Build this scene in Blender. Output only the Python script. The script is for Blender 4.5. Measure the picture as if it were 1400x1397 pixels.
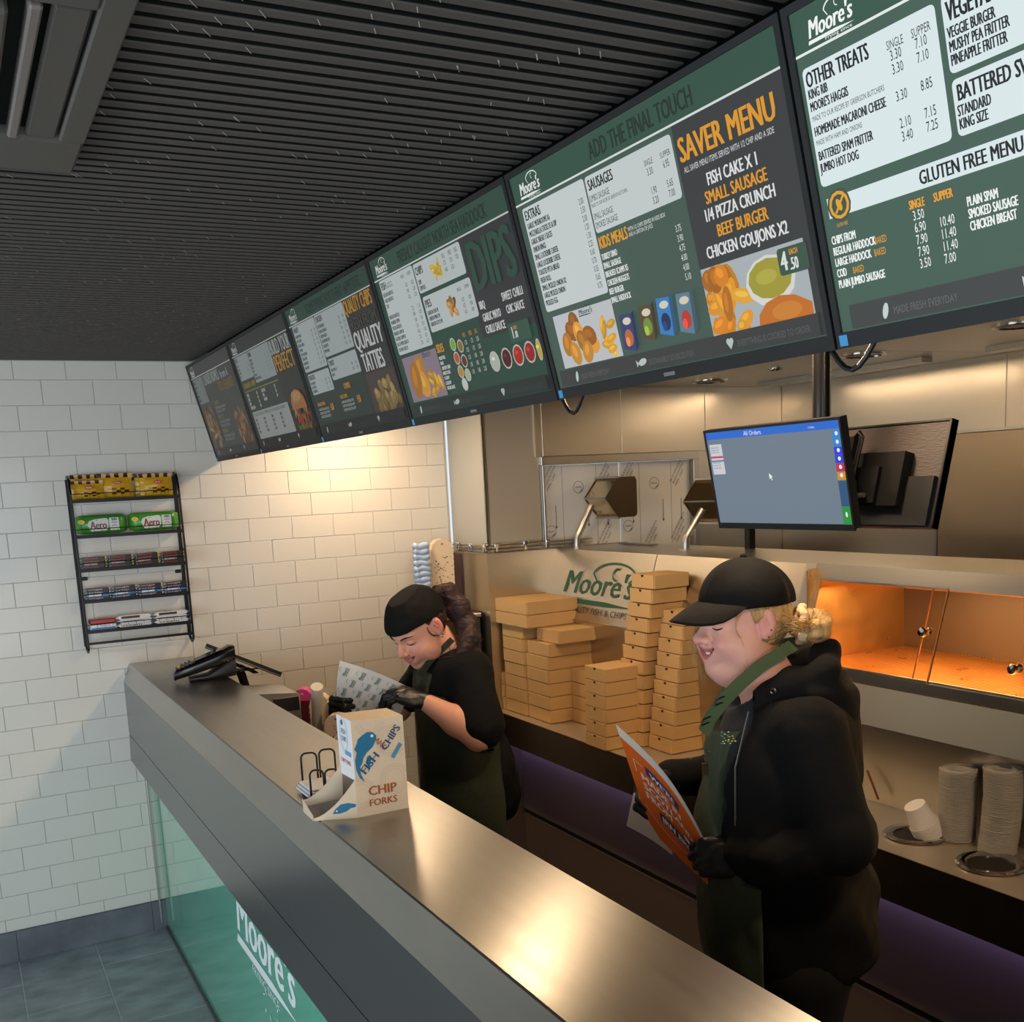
import bpy, math, random
import numpy as np
from mathutils import Vector, Matrix
random.seed(7); rng = np.random.default_rng(7)
PI = math.pi
S = bpy.context.scene
COL = S.collection
for o in list(bpy.data.objects): bpy.data.objects.remove(o)

# ------------------------------------------------------------------ camera
cam = bpy.data.cameras.new('camera'); co = bpy.data.objects.new('camera', cam); COL.objects.link(co); S.camera = co
Rw = [[0.882990246, -0.466728402, -0.049928202], [-0.122850596, -0.127127662, -0.984249099], [0.453029752, 0.875216064, -0.169590348]]
co.matrix_world = Matrix(((Rw[0][0], -Rw[1][0], -Rw[2][0], -0.309), (Rw[0][1], -Rw[1][1], -Rw[2][1], -4.765),
                          (Rw[0][2], -Rw[1][2], -Rw[2][2], 1.8876), (0, 0, 0, 1)))
cam.sensor_fit = 'HORIZONTAL'; cam.sensor_width = 36; cam.lens = 1456.68 / 1400 * 36
cam.shift_y = 0.1515; cam.clip_start = 0.05; cam.clip_end = 60

# ------------------------------------------------------------------ world, exposure, large lights
S.view_settings.view_transform = 'Standard'; S.view_settings.look = 'None'
S.view_settings.gamma = 1; S.view_settings.use_curve_mapping = False; S.view_settings.exposure = 0.0
w = bpy.data.worlds.new('overcast_sky'); S.world = w; w.use_nodes = True
w.node_tree.nodes['Background'].inputs[0].default_value = (0.78, 0.88, 1.0, 1)
w.node_tree.nodes['Background'].inputs[1].default_value = 1.0

def area(name, loc, rot, sx, sy, power, color):
    l = bpy.data.lights.new(name, 'AREA'); l.shape = 'RECTANGLE'; l.size = sx; l.size_y = sy; l.energy = power; l.color = color
    o = bpy.data.objects.new(name, l); COL.objects.link(o); o.location = loc; o.rotation_euler = rot; return o
# daylight through the shop front behind the customer side
area('shopfront_daylight', (-1.0, -8.3, 1.35), (math.radians(90), 0, 0), 3.6, 2.2, 150, (0.84, 0.93, 1.0))
area('side_window_daylight', (-3.4, -3.2, 1.35), (math.radians(90), 0, math.radians(-90)), 3.4, 1.7, 80, (0.84, 0.92, 1.0))
WARM = (1.0, 0.72, 0.45)

# ------------------------------------------------------------------ helpers
def lin(c):
    return tuple(((x / 255) / 12.92 if x <= 10 else (((x / 255) + 0.055) / 1.055) ** 2.4) for x in c)

MATS = {}
def mat(name, rgb, rough=0.5, metal=0.0, emit=0.0, coat=0.0, bump=None, var=None, alpha=1.0, trans=0.0, spec=0.5, brushed=None, sheen=0.0, attr=False, ior=1.45):
    """rgb in 0..255 sRGB. bump=(scale,strength,stretch xyz) var=(scale, amount)"""
    if name in MATS: return MATS[name]
    m = bpy.data.materials.new(name); MATS[name] = m; m.use_nodes = True
    nt = m.node_tree; N = nt.nodes; L = nt.links; b = N['Principled BSDF']
    c = lin(rgb) + (1,)
    b.inputs['Base Color'].default_value = c; b.inputs['Roughness'].default_value = rough; b.inputs['Metallic'].default_value = metal
    b.inputs['Specular IOR Level'].default_value = spec; b.inputs['Coat Weight'].default_value = coat; b.inputs['IOR'].default_value = ior
    b.inputs['Coat Roughness'].default_value = 0.06
    b.inputs['Transmission Weight'].default_value = trans; b.inputs['Alpha'].default_value = alpha
    b.inputs['Sheen Weight'].default_value = sheen
    if emit: b.inputs['Emission Color'].default_value = c; b.inputs['Emission Strength'].default_value = emit
    tc = N.new('ShaderNodeTexCoord')
    def noise(scale, stretch, detail=4):
        mp = N.new('ShaderNodeMapping'); mp.inputs['Scale'].default_value = stretch; L.new(tc.outputs['Object'], mp.inputs[0])
        n = N.new('ShaderNodeTexNoise'); n.inputs['Scale'].default_value = scale; n.inputs['Detail'].default_value = detail
        L.new(mp.outputs[0], n.inputs['Vector']); return n.outputs['Fac']
    src = None
    if attr:
        a = N.new('ShaderNodeVertexColor'); a.layer_name = 'Col'; src = a.outputs['Color']; L.new(src, b.inputs['Base Color'])
    if var:
        f = noise(var[0], var[2] if len(var) > 2 else (1, 1, 1))
        mr = N.new('ShaderNodeMapRange'); mr.inputs[1].default_value = .3; mr.inputs[2].default_value = .7
        mr.inputs[3].default_value = 1 - var[1]; mr.inputs[4].default_value = 1 + var[1]; L.new(f, mr.inputs[0])
        mx = N.new('ShaderNodeMix'); mx.data_type = 'RGBA'; mx.blend_type = 'MULTIPLY'; mx.inputs[0].default_value = 1
        if src: L.new(src, mx.inputs[6])
        else: mx.inputs[6].default_value = c
        L.new(mr.outputs[0], mx.inputs[7]); L.new(mx.outputs[2], b.inputs['Base Color'])
    if bump:
        bs = bump if isinstance(bump, list) else [bump]; prev = None
        for bb in bs:
            f = noise(bb[0], bb[2] if len(bb) > 2 else (1, 1, 1))
            bn = N.new('ShaderNodeBump'); bn.inputs['Strength'].default_value = bb[1]; bn.inputs['Distance'].default_value = bb[3] if len(bb) > 3 else .01
            L.new(f, bn.inputs['Height'])
            if prev: L.new(prev, bn.inputs['Normal'])
            prev = bn.outputs[0]
        L.new(prev, b.inputs['Normal'])
    if brushed:   # (stretch, rough lo, rough hi)
        f = noise(6, brushed[0], 6)
        mr = N.new('ShaderNodeMapRange'); mr.inputs[1].default_value = .2; mr.inputs[2].default_value = .8
        mr.inputs[3].default_value = brushed[1]; mr.inputs[4].default_value = brushed[2]
        L.new(f, mr.inputs[0]); L.new(mr.outputs[0], b.inputs['Roughness'])
    return m

def glow_mat(name, strength=1.0):          # backlit display / lamp: colour from the vertex colours of the picture shown
    if name in MATS: return MATS[name]
    m = bpy.data.materials.new(name); MATS[name] = m; m.use_nodes = True; nt = m.node_tree; b = nt.nodes['Principled BSDF']
    a = nt.nodes.new('ShaderNodeVertexColor'); a.layer_name = 'Col'
    b.inputs['Base Color'].default_value = (.012, .012, .012, 1); b.inputs['Roughness'].default_value = .45
    b.inputs['Specular IOR Level'].default_value = .25
    nt.links.new(a.outputs['Color'], b.inputs['Emission Color']); b.inputs['Emission Strength'].default_value = strength
    return m

ROOT = {}
def tag(o, label=None, cat=None, group=None, kind=None):
    if label: o['label'] = label
    if cat: o['category'] = cat
    if group: o['group'] = group
    if kind: o['kind'] = kind
    return o
def thing(name, loc, label, cat, group=None, rotz=0):
    o = bpy.data.objects.new(name, None); COL.objects.link(o); o.location = loc; o.rotation_euler = (0, 0, rotz)
    o.empty_display_size = .05
    ROOT[o] = Vector(loc) if rotz == 0 else None
    return tag(o, label, cat, group)

class MB:
    def __init__(s): s.v = []; s.f = []; s.c = []; s.mi = []; s.smooth = False; s.col = None; s.m = 0
    def add(s, vs, fs, col=None):
        n = len(s.v); s.v.extend([tuple(map(float, p)) for p in vs])
        for f in fs: s.f.append([n + i for i in f]); s.c.append(col if col is not None else s.col); s.mi.append(s.m)
        return s
    def box(s, x0, x1, y0, y1, z0, z1, b=0):
        if x1 < x0: x0, x1 = x1, x0
        if y1 < y0: y0, y1 = y1, y0
        if z1 < z0: z0, z1 = z1, z0
        b = min(b, (x1 - x0) * .45, (y1 - y0) * .45, (z1 - z0) * .45)
        if b <= 0:
            return s.add([(x, y, z) for x in (x0, x1) for y in (y0, y1) for z in (z0, z1)],
                         [(0, 1, 3, 2), (4, 6, 7, 5), (0, 4, 5, 1), (2, 3, 7, 6), (0, 2, 6, 4), (1, 5, 7, 3)])
        V = []; idx = {}
        for i, x in enumerate((x0, x1)):
            for j, y in enumerate((y0, y1)):
                for k, z in enumerate((z0, z1)):
                    sx, sy, sz = 1 - 2 * i, 1 - 2 * j, 1 - 2 * k
                    for a, p in enumerate([(x, y + sy * b, z + sz * b), (x + sx * b, y, z + sz * b), (x + sx * b, y + sy * b, z)]):
                        idx[(i, j, k, a)] = len(V); V.append(p)
        F = []
        for i in (0, 1): F.append([idx[(i, j, k, 0)] for j, k in ((0, 0), (0, 1), (1, 1), (1, 0))])
        for j in (0, 1): F.append([idx[(i, j, k, 1)] for i, k in ((0, 0), (1, 0), (1, 1), (0, 1))])
        for k in (0, 1): F.append([idx[(i, j, k, 2)] for i, j in ((0, 0), (0, 1), (1, 1), (1, 0))])
        for i in (0, 1):
            for j in (0, 1): F.append([idx[(i, j, 0, 0)], idx[(i, j, 1, 0)], idx[(i, j, 1, 1)], idx[(i, j, 0, 1)]])
            for k in (0, 1): F.append([idx[(i, 0, k, 0)], idx[(i, 1, k, 0)], idx[(i, 1, k, 2)], idx[(i, 0, k, 2)]])
        for j in (0, 1):
            for k in (0, 1): F.append([idx[(0, j, k, 1)], idx[(1, j, k, 1)], idx[(1, j, k, 2)], idx[(0, j, k, 2)]])
        for i in (0, 1):
            for j in (0, 1):
                for k in (0, 1): F.append([idx[(i, j, k, 0)], idx[(i, j, k, 1)], idx[(i, j, k, 2)]])
        return s.add(V, F)
    def prism(s, prof, y0, y1, axis='y'):
        """profile polygon extruded along an axis; profile coords are the other two axes in order (xz for y, yz for x, xy for z)"""
        def P(a, b, t): return (a, t, b) if axis == 'y' else ((t, a, b) if axis == 'x' else (a, b, t))
        n = len(prof); V = [P(a, b, y0) for a, b in prof] + [P(a, b, y1) for a, b in prof]
        F = [list(range(n)), list(range(2 * n - 1, n - 1, -1))] + [[i, (i + 1) % n, n + (i + 1) % n, n + i] for i in range(n)]
        return s.add(V, F)
    def tube(s, pts, r, n=8, cap=True):
        P = [Vector(p) for p in pts]; rr = r if isinstance(r, (list, tuple)) else [r] * len(P)
        V = []; F = []; prev = None
        for i, p in enumerate(P):
            d = (P[min(i + 1, len(P) - 1)] - P[max(i - 1, 0)]).normalized()
            if prev is None:
                a = d.orthogonal().normalized()
            else:
                a = (prev - d * prev.dot(d)); a = a.normalized() if a.length > 1e-6 else d.orthogonal().normalized()
            prev = a; b = d.cross(a)
            for k in range(n):
                t = 2 * PI * k / n; V.append(p + (a * math.cos(t) + b * math.sin(t)) * rr[i])
        for i in range(len(P) - 1):
            for k in range(n): F.append([i * n + k, i * n + (k + 1) % n, (i + 1) * n + (k + 1) % n, (i + 1) * n + k])
        if cap: F.append(list(range(n))[::-1]); F.append([(len(P) - 1) * n + k for k in range(n)])
        return s.add(V, F)
    def lathe(s, prof, c=(0, 0, 0), n=24):
        V = []; F = []
        for r, z in prof:
            for k in range(n): t = 2 * PI * k / n; V.append((c[0] + r * math.cos(t), c[1] + r * math.sin(t), c[2] + z))
        for i in range(len(prof) - 1):
            for k in range(n): F.append([i * n + k, i * n + (k + 1) % n, (i + 1) * n + (k + 1) % n, (i + 1) * n + k])
        return s.add(V, F)
    def grid(s, G, col=None, thick=0):
        """G[i][j] points; optional thickness"""
        G = np.array(G, float); a, b = G.shape[:2]
        V = G.reshape(-1, 3); F = [[i * b + j, i * b + j + 1, (i + 1) * b + j + 1, (i + 1) * b + j] for i in range(a - 1) for j in range(b - 1)]
        if thick:
            du = np.gradient(G, axis=0); dv = np.gradient(G, axis=1); nn = np.cross(du, dv); nn /= np.linalg.norm(nn, axis=2, keepdims=True) + 1e-12
            V2 = (G - nn * thick).reshape(-1, 3); m = a * b
            F = F + [[m + x for x in f[::-1]] for f in F]
            bd = [i * b for i in range(a)] + [(a - 1) * b + j for j in range(1, b)] + [i * b + b - 1 for i in range(a - 2, -1, -1)] + [j for j in range(b - 2, 0, -1)]
            for q in range(len(bd)): i, j = bd[q], bd[(q + 1) % len(bd)]; F.append([j, i, m + i, m + j])
            V = np.concatenate([V, V2])
        return s.add(V, F, col)
    def xf(s, M, start=0):
        M = Matrix(M)
        for i in range(start, len(s.v)): s.v[i] = tuple(M @ Vector(s.v[i]))
        return s

def build(name, mb, m, parent=None, label=None, kind=None, local=False, smooth=None):
    """link one mesh object; vertices are world coordinates unless local"""
    me = bpy.data.meshes.new(name)
    off = Vector((0, 0, 0))
    if parent is not None and not local:
        r = parent
        while r.parent: r = r.parent
        off = ROOT.get(r, None) or Vector(r.location)
    me.from_pydata([(p[0] - off[0], p[1] - off[1], p[2] - off[2]) for p in mb.v], [], mb.f)
    for mm in (m if isinstance(m, list) else [m]): me.materials.append(mm)
    if isinstance(m, list): me.polygons.foreach_set('material_index', mb.mi)
    if any(c is not None for c in mb.c):
        ca = me.color_attributes.new('Col', 'FLOAT_COLOR', 'CORNER'); arr = []
        for f, c in zip(mb.f, mb.c): arr.extend((tuple(c) + (1,)) * len(f) if c is not None else (1, 1, 1, 1) * len(f))
        ca.data.foreach_set('color', np.array(arr, np.float32))
    if smooth or (smooth is None and mb.smooth): me.polygons.foreach_set('use_smooth', [True] * len(me.polygons))
    me.update()
    o = bpy.data.objects.new(name, me); COL.objects.link(o)
    if parent is not None: o.parent = parent
    if label: o['label'] = label
    if kind: o['kind'] = kind
    return o
def autosmooth(o, ang=35):
    me = o.data; me.polygons.foreach_set('use_smooth', [True] * len(me.polygons))
    try: me.set_sharp_from_angle(angle=math.radians(ang))
    except Exception: pass
    return o
def fixn(o):
    import bmesh
    bm = bmesh.new(); bm.from_mesh(o.data); bmesh.ops.recalc_face_normals(bm, faces=bm.faces); bm.to_mesh(o.data); bm.free(); return o
def struct(name, mb, m): return build(name, mb, m, kind='structure')
def copy_tree(o, loc=None, rotz=None, label=None, parent=None):
    c = o.copy(); COL.objects.link(c); c.parent = parent
    for ch in o.children: copy_tree(ch, parent=c)
    if loc is not None: c.location = loc
    if rotz is not None: c.rotation_euler = (0, 0, rotz)
    if label: c['label'] = label
    return c

# ------------------------------------------------------------------ lettering: glyph meshes cached from the built-in font
GL = {}
def load_glyphs(bold):
    chars = "ABCDEFGHIJKLMNOPQRSTUVWXYZabcdefghijklmnopqrstuvwxyz0123456789.,&'/£+!"
    tmp = []
    def mk(t):
        c = bpy.data.curves.new('t', 'FONT'); c.body = t; c.resolution_u = 2; c.offset = bold; c.size = 1
        o = bpy.data.objects.new('t', c); COL.objects.link(o); tmp.append(o); return o
    ref = mk('HH'); A = {ch: (mk(ch), mk('H' + ch + 'H')) for ch in chars}
    bpy.context.view_layer.update(); dg = bpy.context.evaluated_depsgraph_get()
    def co_of(o):
        e = o.evaluated_get(dg); me = e.to_mesh(); v = np.empty(len(me.vertices) * 3, np.float32); me.vertices.foreach_get('co', v)
        f = [list(p.vertices) for p in me.polygons]; e.to_mesh_clear(); return v.reshape(-1, 3)[:, :2], f
    wr = np.ptp(co_of(ref)[0][:, 0]); T = {}
    for ch, (a, b) in A.items():
        v, f = co_of(a); adv = np.ptp(co_of(b)[0][:, 0]) - wr; T[ch] = (v, f, adv)
    cap = T['H'][0][:, 1].max()
    for o in tmp:
        c = o.data; bpy.data.objects.remove(o); bpy.data.curves.remove(c)
    return T, cap
GL['r'] = load_glyphs(0.0); GL['b'] = GL['r']

class Sheet:
    """a flat print: frame origin o, axes eu, ev (metres), layers stacked along the normal by hairline steps"""
    def __init__(s, o, eu, ev, step=.00015, base=.0002):
        s.o = Vector(o); s.eu = Vector(eu).normalized(); s.ev = Vector(ev).normalized(); s.n = s.eu.cross(s.ev); s.step = step; s.base = base
        s.mbs = {}; s.layer = 0
    def mb(s, part):
        if part not in s.mbs: s.mbs[part] = MB()
        return s.mbs[part]
    def P(s, u, v): return s.o + s.eu * u + s.ev * v + s.n * (s.base + s.step * s.layer)
    def poly(s, pts, col, part='print'):
        s.layer += 1; s.mb(part).add([s.P(*p) for p in pts], [list(range(len(pts)))], lin(col)); return s
    def rect(s, u0, v0, u1, v1, col, part='print', r=0):
        if r <= 0: return s.poly([(u0, v0), (u1, v0), (u1, v1), (u0, v1)], col, part)
        pts = []
        for cx, cy, a0 in ((u1 - r, v0 + r, -90), (u1 - r, v1 - r, 0), (u0 + r, v1 - r, 90), (u0 + r, v0 + r, 180)):
            for k in range(4): t = math.radians(a0 + 30 * k); pts.append((cx + r * math.cos(t), cy + r * math.sin(t)))
        return s.poly(pts, col, part)
    def ell(s, u, v, ru, rv, col, part='print', rot=0, n=14):
        c, d = math.cos(rot), math.sin(rot)
        return s.poly([(u + ru * math.cos(t) * c - rv * math.sin(t) * d, v + ru * math.cos(t) * d + rv * math.sin(t) * c) for t in [2 * PI * k / n for k in range(n)]], col, part)
    def line(s, pts, wd, col, part='print'):
        s.layer += 1; m = s.mb(part); n = len(pts); V = []
        for i, p in enumerate(pts):
            a = pts[max(i - 1, 0)]; b = pts[min(i + 1, n - 1)]; d = Vector((b[0] - a[0], b[1] - a[1])); d.normalize(); q = Vector((-d.y, d.x)) * wd / 2
            V += [s.P(p[0] + q.x, p[1] + q.y), s.P(p[0] - q.x, p[1] - q.y)]
        m.add(V, [[2 * i, 2 * i + 1, 2 * i + 3, 2 * i + 2] for i in range(n - 1)], lin(col)); return s
    def arc(s, cu, cv, ru, rv, a0, a1, wd, col, part='print', n=14):
        return s.line([(cu + ru * math.cos(math.radians(a0 + (a1 - a0) * k / n)), cv + rv * math.sin(math.radians(a0 + (a1 - a0) * k / n))) for k in range(n + 1)], wd, col, part)
    def text(s, t, u, v, h, col, width=None, xs=.5, font='r', part='lettering', shear=0, rot=0, align='l'):
        T, cap = GL[font]; sc = h / cap; tot = sum((T[c][2] if c in T else .3) for c in t) * sc
        x = xs if width is None else width / max(tot, 1e-6)
        if align == 'r': u = u - tot * x
        if align == 'c': u = u - tot * x / 2
        s.layer += 1; m = s.mb(part); pen = 0; cr, sr = math.cos(rot), math.sin(rot); c3 = lin(col); off = s.base + s.step * s.layer
        o = s.o + s.n * off
        for ch in t:
            if ch in T:
                vs, fs, adv = T[ch]; X = (vs[:, 0] * sc + pen) * x + vs[:, 1] * sc * shear; Y = vs[:, 1] * sc
                U = u + X * cr - Y * sr; W = v + X * sr + Y * cr
                pts = np.array(o)[None] + U[:, None] * np.array(s.eu)[None] + W[:, None] * np.array(s.ev)[None]
                m.add(pts, fs, c3); pen += adv * sc
                if font == 'b':
                    for q in (-1, 1):
                        sft = np.array(s.eu) * (q * .045 * h * cr) + np.array(s.ev) * (q * .045 * h * sr) + np.array(s.n) * (s.step * .3 * q); m.add(pts + sft[None], fs, c3)
            else: pen += .3 * sc
        return s
    def finish(s, parent, m, local=False):
        out = {}
        for k, mb in s.mbs.items(): out[k] = build(k, mb, m, parent, local=local)
        return out
def shop_logo(sh, u, v, wd, h, col, part='logo', edge=None, tagline=None):
    """the chip shop's word mark: slanted serif-like letters, swash line below and a fish arc above"""
    if edge: sh.text("Moore's", u, v + .18 * h, h * .50, edge, width=wd * 1.0, font='b', part=part, shear=.18)
    sh.text("Moore's", u, v + .18 * h, h * .48, col, width=wd * .98, font='b', part=part, shear=.18)
    sh.poly([(u - .02 * wd, v + .02 * h), (u + .62 * wd, v + .02 * h), (u + wd, v + .06 * h), (u + .62 * wd, v + .12 * h), (u, v + .12 * h)], col, part)
    c = u + .68 * wd; b = v + .70 * h
    sh.arc(c, b - .02 * h, .27 * wd, .26 * h, 8, 172, .035 * h + .0004, col, part)
    sh.line([(c - .27 * wd, b + .02 * h), (c - .20 * wd, b - .16 * h)], .03 * h, col, part)
    sh.line([(c + .27 * wd, b + .02 * h), (c + .20 * wd, b - .13 * h)], .03 * h, col, part)
    sh.arc(c + .02 * wd, b + .06 * h, .05 * wd, .10 * h, 60, 280, .028 * h, col, part, n=8)
    if tagline: sh.text(tagline, u + .35 * wd, v - .06 * h, h * .09, col, width=.6 * wd, part=part)

# ------------------------------------------------------------------ materials
STEEL = mat('brushed_steel', (186, 182, 174), .29, 1.0)
STEEL_V = mat('sheet_steel', (200, 192, 178), .31, 1.0, bump=[(1.1, .20, (1, 1, 1.8), .03)])
STEEL_TOP = mat('counter_steel', (158, 155, 148), .30, 1.0, brushed=((8, .25, .25), .27, .33), bump=[(.8, .10, (1, 1, 1), .006)], var=(9, .035, (5, .5, .5)))
def aniso(m, axis, amt):
    n = m.node_tree.nodes.new('ShaderNodeTangent'); n.direction_type = 'RADIAL'; n.axis = axis; b = m.node_tree.nodes['Principled BSDF']
    m.node_tree.links.new(n.outputs[0], b.inputs['Tangent']); b.inputs['Anisotropic'].default_value = amt
aniso(STEEL_TOP, 'Y', .75)
STEEL_D = mat('counter_front_steel', (142, 142, 142), .30, 1.0, bump=(.9, .08, (1, 1, 1), .006))
CHROME = mat('chrome', (210, 208, 204), .10, 1.0)
BLACK = mat('black_plastic', (20, 20, 21), .42)
BLACKM = mat('black_metal', (16, 16, 17), .38, .3)
GROUT = mat('grout', (206, 204, 198), .85)
TILE = mat('white_matt_tile', (210, 206, 196), .32, coat=.12, bump=(9, .03, (1, 1, 1), .004))
SLATEF = mat('floor_slate', (142, 149, 155), .42, bump=[(9, .35, (1, 1.6, 1), .004), (60, .3, (1, 1.5, 1), .002)], var=(6, .30, (1, 1.8, 1)))
SLATE = mat('slate_tile', (92, 97, 103), .45, bump=[(5, .5, (1, 2.2, 1), .006), (40, .3, (1, 2, 1), .002)], var=(7, .28, (1, 2.5, 1)))
SLAT = mat('charcoal_felt_slat', (82, 78, 75), .75, bump=(30, .2))
DARK = mat('matt_black', (7, 7, 8), .9)

# ------------------------------------------------------------------ floor
FG = mat('floor_grout', (176, 178, 178), .8)
fl = struct('floor', MB().box(-3.4, 3.8, -8.2, .1, -.06, -.0010), FG)
def slate(x0, x1, y0, y1):
    b = MB().box(x0 + .002, x1 - .002, y0 + .002, y1 - .002, -.012, .0, .0015); build('floor_tile', b, SLATEF, fl)
for ci in range(-7, 1):
    x0 = .040 + ci * .304; off = -.26 if ci % 2 == 0 else -.56
    ys = [0] + [off - .6 * k for k in range(0, 6)]
    for a, b in zip(ys[:-1], ys[1:]): slate(x0, x0 + .304, b, a)
FB = mat('kitchen_floor', (58, 50, 44), .38, bump=(30, .1))
struct('floor_kitchen', MB().box(.60, 3.7, -8.1, 0, -.004, .002), FB)

# ------------------------------------------------------------------ far tiled wall
wf = struct('wall_far', MB().box(-3.4, 1.86, 0, .12, 0, 2.6), GROUT)
tile_me = {}
def wall_tile(x0, x1, z0, z1):
    key = (round(x1 - x0, 4), round(z1 - z0, 4))
    if key not in tile_me:
        b = MB().box(-key[0] / 2 + .0009, key[0] / 2 - .0009, -.0050, 0, -key[1] / 2 + .0009, key[1] / 2 - .0009, .0012)
        o = build('wall_tile', b, TILE, wf, local=True); tile_me[key] = o.data
    else:
        o = bpy.data.objects.new('wall_tile', tile_me[key]); COL.objects.link(o); o.parent = wf
    o.location = ((x0 + x1) / 2, 0, (z0 + z1) / 2)
cnt = 0
rest = MB()
for k in range(24):
    zt = 2.487 - .1 * k; zb = zt - .1; zt = min(zt, 2.462); zb = max(zb, .136)
    for j in range(-18, 10):
        xa = (2 * j + (k % 2)) * .0975; xb = xa + .195; xb = min(xb, 1.848)
        if xb - xa < .02: continue
        hidden = (xa > .34 and zb < 1.05) or (xa > .75 and zb > 2.3) or xb < -.42 or (xa > 1.0 and zb < 1.25)
        if hidden: rest.box(xa + .0009, xb - .0009, -.0050, 0, zb + .0009, zt - .0009)
        else: wall_tile(xa, xb, zb, zt); cnt += 1
build('wall_tile', rest, TILE, wf, kind='stuff')
sk = struct('baseboard_far', MB().box(-3.4, .352, -.012, 0, 0, .134), SLATE)
for x0, x1 in ((-.85, -.26), (-.258, .29), (.292, .35)): build('skirting_tile', MB().box(x0, x1, -.016, -.010, .003, .1345, .001), SLATE, sk)
struct('wall_left', MB().box(-3.5, -3.4, -8.2, .12, 0, .5).box(-3.5, -3.4, -8.2, -5.2, .5, 2.6).box(-3.5, -3.4, -1.2, .12, .5, 2.6).box(-3.5, -3.4, -5.2, -1.2, 2.25, 2.6), mat('painted_wall', (150, 150, 146), .8))
struct('wall_near', MB().box(.9, 3.8, -8.3, -8.2, 0, 2.6).box(-3.4, .9, -8.3, -8.2, 2.35, 2.6).box(-3.4, .9, -8.3, -8.2, 0, .15), mat('warm_wall', (176, 162, 144), .8))

# ------------------------------------------------------------------ slatted ceiling
ce = struct('ceiling', MB().box(-3.4, .82, -8.2, 0, 2.50, 2.6), DARK)
SLATK = mat('black_felt', (14, 13, 13), .95)
sm_ = MB().box(-3.3, .70, -.0094, .0094, 0, .003, .0006); sm_.m = 1; sm_.box(-3.3, .70, -.0090, .0090, .003, .036)
sb = build('ceiling_slat', sm_, [SLAT, SLATK], ce); sb.location = (0, -.02, 2.462)
for i in range(1, 200):
    o = bpy.data.objects.new('ceiling_slat', sb.data); COL.objects.link(o); o.parent = ce; o.location = (0, -.02 - .0375 * i, 2.462)
fk = MB()  # short pale diagonal flecks on the slat undersides
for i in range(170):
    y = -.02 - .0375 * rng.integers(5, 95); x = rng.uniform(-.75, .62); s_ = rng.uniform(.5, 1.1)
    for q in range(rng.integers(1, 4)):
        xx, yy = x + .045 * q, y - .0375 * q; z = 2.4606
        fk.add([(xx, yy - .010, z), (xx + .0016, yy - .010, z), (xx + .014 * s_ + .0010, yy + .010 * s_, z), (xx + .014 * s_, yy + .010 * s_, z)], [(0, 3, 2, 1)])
build('pale_fleck', fk, mat('fleck_pale_grey', (196, 194, 190), .4), ce, kind='stuff')

# air conditioning cassette
ac = thing('air_conditioner', (-.4, -3.3, 2.44), 'dark grey ceiling air conditioning cassette with a louvre flap in the slatted ceiling', 'air conditioner')
ACM = mat('ac_grey', (82, 80, 76), .55)
ax1, ay1 = -.045, -2.735
def ring(x0, x1, y0, y1, z0, z1, wdt): return MB().box(x0, x1, y1 - wdt, y1, z0, z1, .006).box(x0, x1, y0, y0 + wdt, z0, z1, .006).box(x1 - wdt * .85, x1, y0 + wdt, y1 - wdt, z0, z1, .004).box(x0, x0 + wdt * .85, y0 + wdt, y1 - wdt, z0, z1, .004)
autosmooth(build('frame', MB().box(-.86, ax1, -2.90, ay1, 2.438, 2.462, .006).box(ax1 - .038, ax1, -3.55, -2.9, 2.438, 2.462, .003).box(-.86, -.82, -3.55, -2.9, 2.438, 2.462, .003).box(-.82, ax1 - .038, -3.55, -3.39, 2.438, 2.462, .003), ACM, ac))
build('housing', MB().box(-.81, -.085, -3.4, -2.9, 2.458, 2.56), DARK, ac)
build('louvre_flap', MB().box(-.131, -.086, -3.38, -2.905, 2.441, 2.452, .005), ACM, ac)
build('louvre_flap', MB().box(-.156, -.141, -3.38, -2.905, 2.436, 2.456, .003), mat('ac_trim', (116, 110, 106), .4), ac)
build('intake_grille', MB().box(-.80, -.176, -3.36, -2.91, 2.434, 2.455, .004), ACM, ac)
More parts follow.
